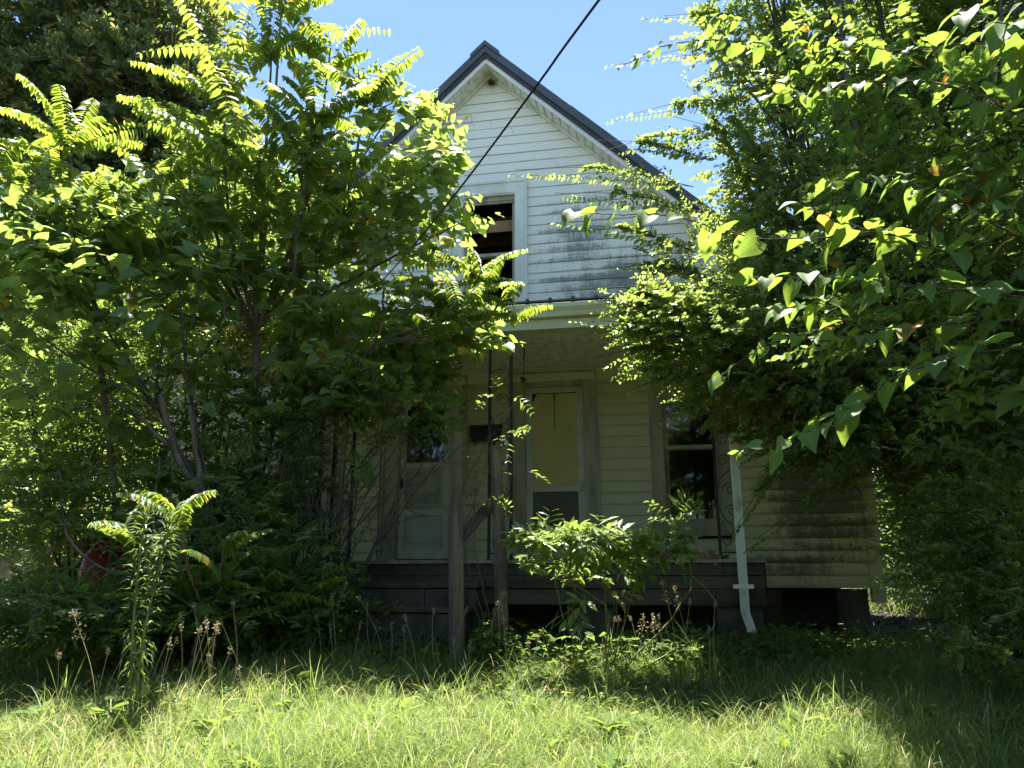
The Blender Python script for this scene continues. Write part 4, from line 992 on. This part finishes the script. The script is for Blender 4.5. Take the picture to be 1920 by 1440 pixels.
# grey rock and red drum far left
def rock():
    p=at(75,905,10.5); base=np.array([p[0],p[1],gz(p[0],p[1])])
    import bmesh
    bm=bmesh.new(); bmesh.ops.create_icosphere(bm,subdivisions=4,radius=1)
    for v in bm.verts:
        n=1+.16*math.sin(v.co.x*5+1)*math.cos(v.co.z*4)+.08*math.sin(v.co.y*11+v.co.z*7)
        v.co=Vector((max(-.85,min(.85,v.co.x*n))*.72,v.co.y*n*.5,max(-.2,min(.75,v.co.z*n))*(1.55)))
    me=bpy.data.meshes.new('boulder'); bm.to_mesh(me); bm.free(); me.materials.append(M['stone'])
    for q in me.polygons: q.use_smooth=True
    o=bpy.data.objects.new('boulder',me); COL.objects.link(o); o.location=(base[0],base[1],base[2]+.6); o.rotation_euler=(0,.12,.3)
    tag(o,'pale flat-topped stone block half hidden behind leaves at the far left','stone')
rock()
def drum():
    p=at(205,1035,7.0); x,y=p[0],p[1]; zb=gz(x,y)
    e=empty('red_drum','red plastic drum glimpsed low through the leaves at left','container',(x,y,zb))
    prof=[(.0,0),(.17,0),(.19,.02),(.19,.10),(.175,.12),(.19,.14),(.19,.26),(.17,.31),(.11,.35),(.07,.36),(.0,.36)]
    def lathe(prof,k=28):
        g=Geo(); V=[(r*math.cos(a)*1.25,r*math.sin(a),z) for r,z in prof for a in np.arange(k)/k*2*math.pi]; L=[];T=[]
        for s in range(len(prof)-1):
            for j in range(k): j2=(j+1)%k; L+=[s*k+j,s*k+j2,(s+1)*k+j2,(s+1)*k+j]; T.append(4)
        g.add(V,L,T); return g
    H=p[2]-zb+.10
    s=H/.36
    lathe([(r*.95,z*s) for r,z in prof]).obj('body',[M['red']],e,True)
    g=Geo(); tube(g,[(-.14,0,.36*s-.03),(-.12,0,.36*s+.07),(.06,0,.36*s+.08),(.12,0,.36*s-.03)],.018,.018,8,0,16); g.obj('handle',[M['red']],e,True)
    g=lathe([(0,.36*s-.01),(.05,.36*s-.01),(.05,.36*s+.05),(.045,.36*s+.06),(0,.36*s+.06)]); g.obj('cap',[M['iron']],e,True)
drum()

# ------------------------------------------------------------------ grass, ground cover, litter
T_BLADE_N=5
def blades(g,x,y,h,lean,wd,rnd,z=None,mat=0,curl=1.0):
    n=len(x); z=gz(x,y) if z is None else z
    az=rng.random(n)*2*math.pi+0*x; d=np.stack([np.cos(az),np.sin(az),0*az],-1); s=np.stack([-np.sin(az+rng.normal(0,.5,n)),np.cos(az),0*az],-1)
    t=np.linspace(0,1,T_BLADE_N)
    th0=np.where(rng.random(n)<.45,rng.uniform(.2,1.15,n),rng.uniform(-.1,.3,n))
    th=th0[:,None]+lean[:,None]*t[None,:]*curl                 # bend angle along the blade
    seg=1/(T_BLADE_N-1)
    cx=np.concatenate([np.zeros((n,1)),np.cumsum(np.sin(th[:,:-1]+.15)*seg,1)],1); cz=np.concatenate([np.zeros((n,1)),np.cumsum(np.cos(th[:,:-1]+.15)*seg,1)],1)
    p=np.stack([x,y,z],-1)[:,None,:]+h[:,None,None]*(cx[:,:,None]*d[:,None,:]+cz[:,:,None]*np.array([0,0,1.]))
    wv=np.array([.7,1,.85,.55,.06])[None,:,None]*wd[:,None,None]*.5
    V=np.stack([p-s[:,None,:]*wv,p+s[:,None,:]*wv],2).reshape(-1,3)
    b=np.arange(n)[:,None]*(2*T_BLADE_N)+np.arange(T_BLADE_N-1)[None,:]*2
    q=np.stack([b,b+1,b+3,b+2],-1).reshape(-1,4)
    g.add(V,q.ravel(),np.full(len(q),4),np.repeat(rnd,T_BLADE_N-1),mat)
def vnoise(x,y,s):
    return .5+.5*np.sin(x*s+1.7*np.sin(y*s*.8))*np.cos(y*s*1.1+1.3*np.sin(x*s*.7))
def lawn():
    g=Geo(); n=330000
    y=3.2+rng.random(n)**1.0*4.3; hw_=y*.78+.5; x=rng.uniform(-1,1,n)*hw_
    bare=vnoise(x*1.3+4,y*1.3,2.9)>.86
    keep=(~bare|(rng.random(n)<.35))&(y<7.15-.1*vnoise(x,y,3)-np.where(x<-1.2,.75+.25*vnoise(x,y,2)+np.clip((-x-2.2)*.35,0,.8),0))&(rng.random(n)<.35+.65*vnoise(x,y,2.3))
    x,y=x[keep],y[keep]; n=len(x); pt=vnoise(x,y,1.1)
    h=.09+.15*rng.random(n)*(.5+.9*pt)+.03*rng.random(n); lean=rng.uniform(.5,3.9,n); wd=.0014+.0026*rng.random(n)**2.5
    r=np.clip(rng.random(n)*.55+.32*vnoise(x,y,1.9),0,.85); straw=rng.random(n)<(.02+.06*2.6*(vnoise(x,y,1.7)>.78)+np.where(x<-1.5,.12,0)); r[straw]=.9+.1*rng.random(straw.sum())
    blades(g,x,y,h,lean,wd,r)
    # coarse tufts
    for k in range(130):
        cy=rng.uniform(3.4,6.9); cx=rng.uniform(-1,1)*cy*.72
        if cx<-1.2 and cy>6.0: continue
        m=rng.integers(16,40); xx=cx+rng.normal(0,.035,m); yy=cy+rng.normal(0,.035,m)
        blades(g,xx,yy,rng.uniform(.16,.36,m)*(1.0 if cx>-1 else 1.25)*(1.25 if cy>5.8 else 1),rng.uniform(.3,2.0,m),rng.uniform(.003,.0065,m),rng.random(m)*.8)
    # long straw and fallen blades
    m=9000; yy=rng.uniform(3.5,6.6,m); xx=rng.uniform(-1,1,m)*yy*.75; blades(g,xx,yy,rng.uniform(.2,.42,m),rng.uniform(1.2,3.2,m),rng.uniform(.0018,.0035,m),np.where(rng.random(m)<.22,.95,.6),z=gz(xx,yy)+.03*rng.random(m))
    # sparse straggling grass in the shade at left and right
    m=16000; yy=rng.uniform(5.2,8.2,m); xx=rng.uniform(-5.5,-1.0,m); blades(g,xx,yy,rng.uniform(.08,.3,m),rng.uniform(.3,2.4,m),rng.uniform(.002,.005,m),rng.random(m)*.9)
    m=20000; yy=rng.uniform(5.2,9,m); xx=rng.uniform(2.0,7.0,m); k_=rng.random(m)<np.clip(1.3-(yy-5.4)*.5,.08,1); blades(g,xx[k_],yy[k_],rng.uniform(.06,.2,k_.sum()),rng.uniform(.3,2.4,k_.sum()),rng.uniform(.002,.005,k_.sum()),rng.random(k_.sum())*.8)
    # beyond, towards the far corner at right and left
    m=9000; yy=rng.uniform(11,17,m); xx=np.where(rng.random(m)<.5,rng.uniform(6.0,11,m),rng.uniform(-15,-7,m)); blades(g,xx,yy,rng.uniform(.2,.5,m),rng.uniform(.3,1.8,m),rng.uniform(.008,.016,m),rng.random(m))
    kind(g.obj('lawn_grass',[M['grass']]),'stuff','long unmown sunlit grass covering the front yard')
lawn()
def cover():
    g=Geo(); 
    def patch(x0,x1,y0,y1,n,hmax,size):
        x=rng.uniform(x0,x1,n); y=rng.uniform(y0,y1,n); k=rng.random(n)<(.25+.75*(vnoise(x,y,2.9)>.45)); x,y=x[k],y[k]; n=len(x)
        z=gz(x,y)+hmax*rng.random(n)*(.4+.6*vnoise(x,y,2.1)); az=rng.random(n)*6.28
        instance(g,T_BIG if size>.04 else T_SMALL,np.stack([x,y,z],-1),np.stack([np.cos(az),np.sin(az),rng.normal(0,.25,n)],-1),np.array([0,0,1.])+rng.normal(0,.4,(n,3)),size*(.6+.8*rng.random(n)),1.0,rng.random(n))
    patch(-.35,2.6,6.35,7.0,2600,.28,.05); patch(2.4,6.0,5.6,7.8,9000,.14,.035); patch(-1.0,.6,6.5,7.1,1200,.2,.05); patch(-5.5,-1.2,5.9,7.6,6000,.25,.06)
    patch(1.9,3.6,6.3,7.0,2500,.3,.04); patch(-2.5,3,3.6,6.3,5200,.17,.04); patch(-1.6,2.4,6.0,6.9,2400,.22,.05); patch(-.3,1.6,6.3,6.9,1500,.4,.06)
    for k in range(150):
        cy=rng.uniform(3.6,6.9); cx=rng.uniform(-1,1)*cy*.72; m=rng.integers(5,10); az=rng.random(m)*6.28; ln=rng.uniform(.07,.17)
        P_=np.stack([cx+0*az,cy+0*az,gz(cx,cy)+.04+.07*rng.random(m)],-1); instance(g,T_LONG,P_,np.stack([np.cos(az),np.sin(az),rng.uniform(.2,.9,m)],-1),np.array([0,0,1.])+rng.normal(0,.2,(m,3)),ln*(.7+.5*rng.random(m)),1.5,rng.random(m))
    kind(g.obj('ground_cover',[M['cover']]),'stuff','low creeping leafy ground cover along the porch and under the trees')
    g=Geo(); n=14000; x=np.concatenate([rng.uniform(2,9,n//2),rng.uniform(-9,1.5,n//2)]); y=np.concatenate([rng.uniform(6,13,n//2),rng.uniform(6.4,9,n//2)])
    z=gz(x,y)+.01+.02*rng.random(n); az=rng.random(n)*6.28
    instance(g,T_MAGN,np.stack([x,y,z],-1),np.stack([np.cos(az),np.sin(az),rng.normal(0,.2,n)],-1),np.array([0,0,1.])+rng.normal(0,.25,(n,3)),.05+.05*rng.random(n),1.2,rng.random(n))
    kind(g.obj('leaf_litter',[M['litter']]),'stuff','brown fallen leaves on the shaded soil around the house')
cover()

# seed stalks rising from the grass edge
def stalk_mesh(kd,h):
    g=Geo(); lean=rng.uniform(-.25,.25); c=tube(g,[(0,0,0),(lean*.25*h,0,h*.5),(lean*h,.03,h)],.0022,.0013,4,0,12)
    t=c[-1]; 
    if kd==0:
        n=30; P=t+rng.normal(0,1,(n,3))*np.array([.006,.006,.013]); instance(g,boxt,P,rng.normal(0,1,(n,3)),rng.normal(0,1,(n,3)),.012,1,None,1)
    else:
        n=46; u=rng.random(n); P=c[-1]*(1-u[:,None])+c[-4]*u[:,None]+rng.normal(0,.008+.012*u[:,None],(n,3)); instance(g,boxt,P,rng.normal(0,1,(n,3))+np.array([0,0,1]),rng.normal(0,1,(n,3)),.018,1,None,1)
    return g
head=leafmat('seed_head',(.22,.17,.10),(.50,.42,.28),(.4,.3,.15),.25,.8)
def stalks():
    protos=[[stalk_mesh(0,h).mesh('seed_stalk',[M['straw'],head]) for h in (.32,.40,.48,.55)],[stalk_mesh(1,h).mesh('seed_stalk',[M['straw'],head]) for h in (.42,.55,.65)]]
    pts0=[(x,random.uniform(5.9,6.6)) for x in np.linspace(600,1330,34)]+[(random.uniform(280,500),random.uniform(4.3,5.2)) for _ in range(22)]+[(random.uniform(20,260),random.uniform(4.5,5.2)) for _ in range(8)]
    for px,d in pts0:
        px+=random.uniform(-14,14); o=bpy.data.objects.new('seed_stalk',random.choice(protos[0])); COL.objects.link(o)
        x=(px-960)/F*d; o.location=(x,d,gz(x,d)); o.rotation_euler=(random.uniform(-.2,.2),random.uniform(-.3,.3),random.uniform(0,6.28))
        tag(o,'thin grass stalk with a small rounded seed head standing above the lawn edge','grass stalk','thin round-headed seed stalks in the lawn')
    for px,d in ((628,6.2),(648,6.0),(600,6.1),(905,6.4),(1250,6.3),(1235,6.2),(1190,6.2),(240,4.5),(590,6.2),(1275,6.1)):
        o=bpy.data.objects.new('dry_stalk',random.choice(protos[1])); COL.objects.link(o); x=(px-960)/F*d; o.location=(x,d,gz(x,d)); o.rotation_euler=(0,random.uniform(-.15,.15),random.uniform(0,6.28))
        tag(o,'tall dry reddish plume-headed weed stalk standing above the lawn','weed stalk','tall plume-headed dry stalks in the lawn')
stalks()
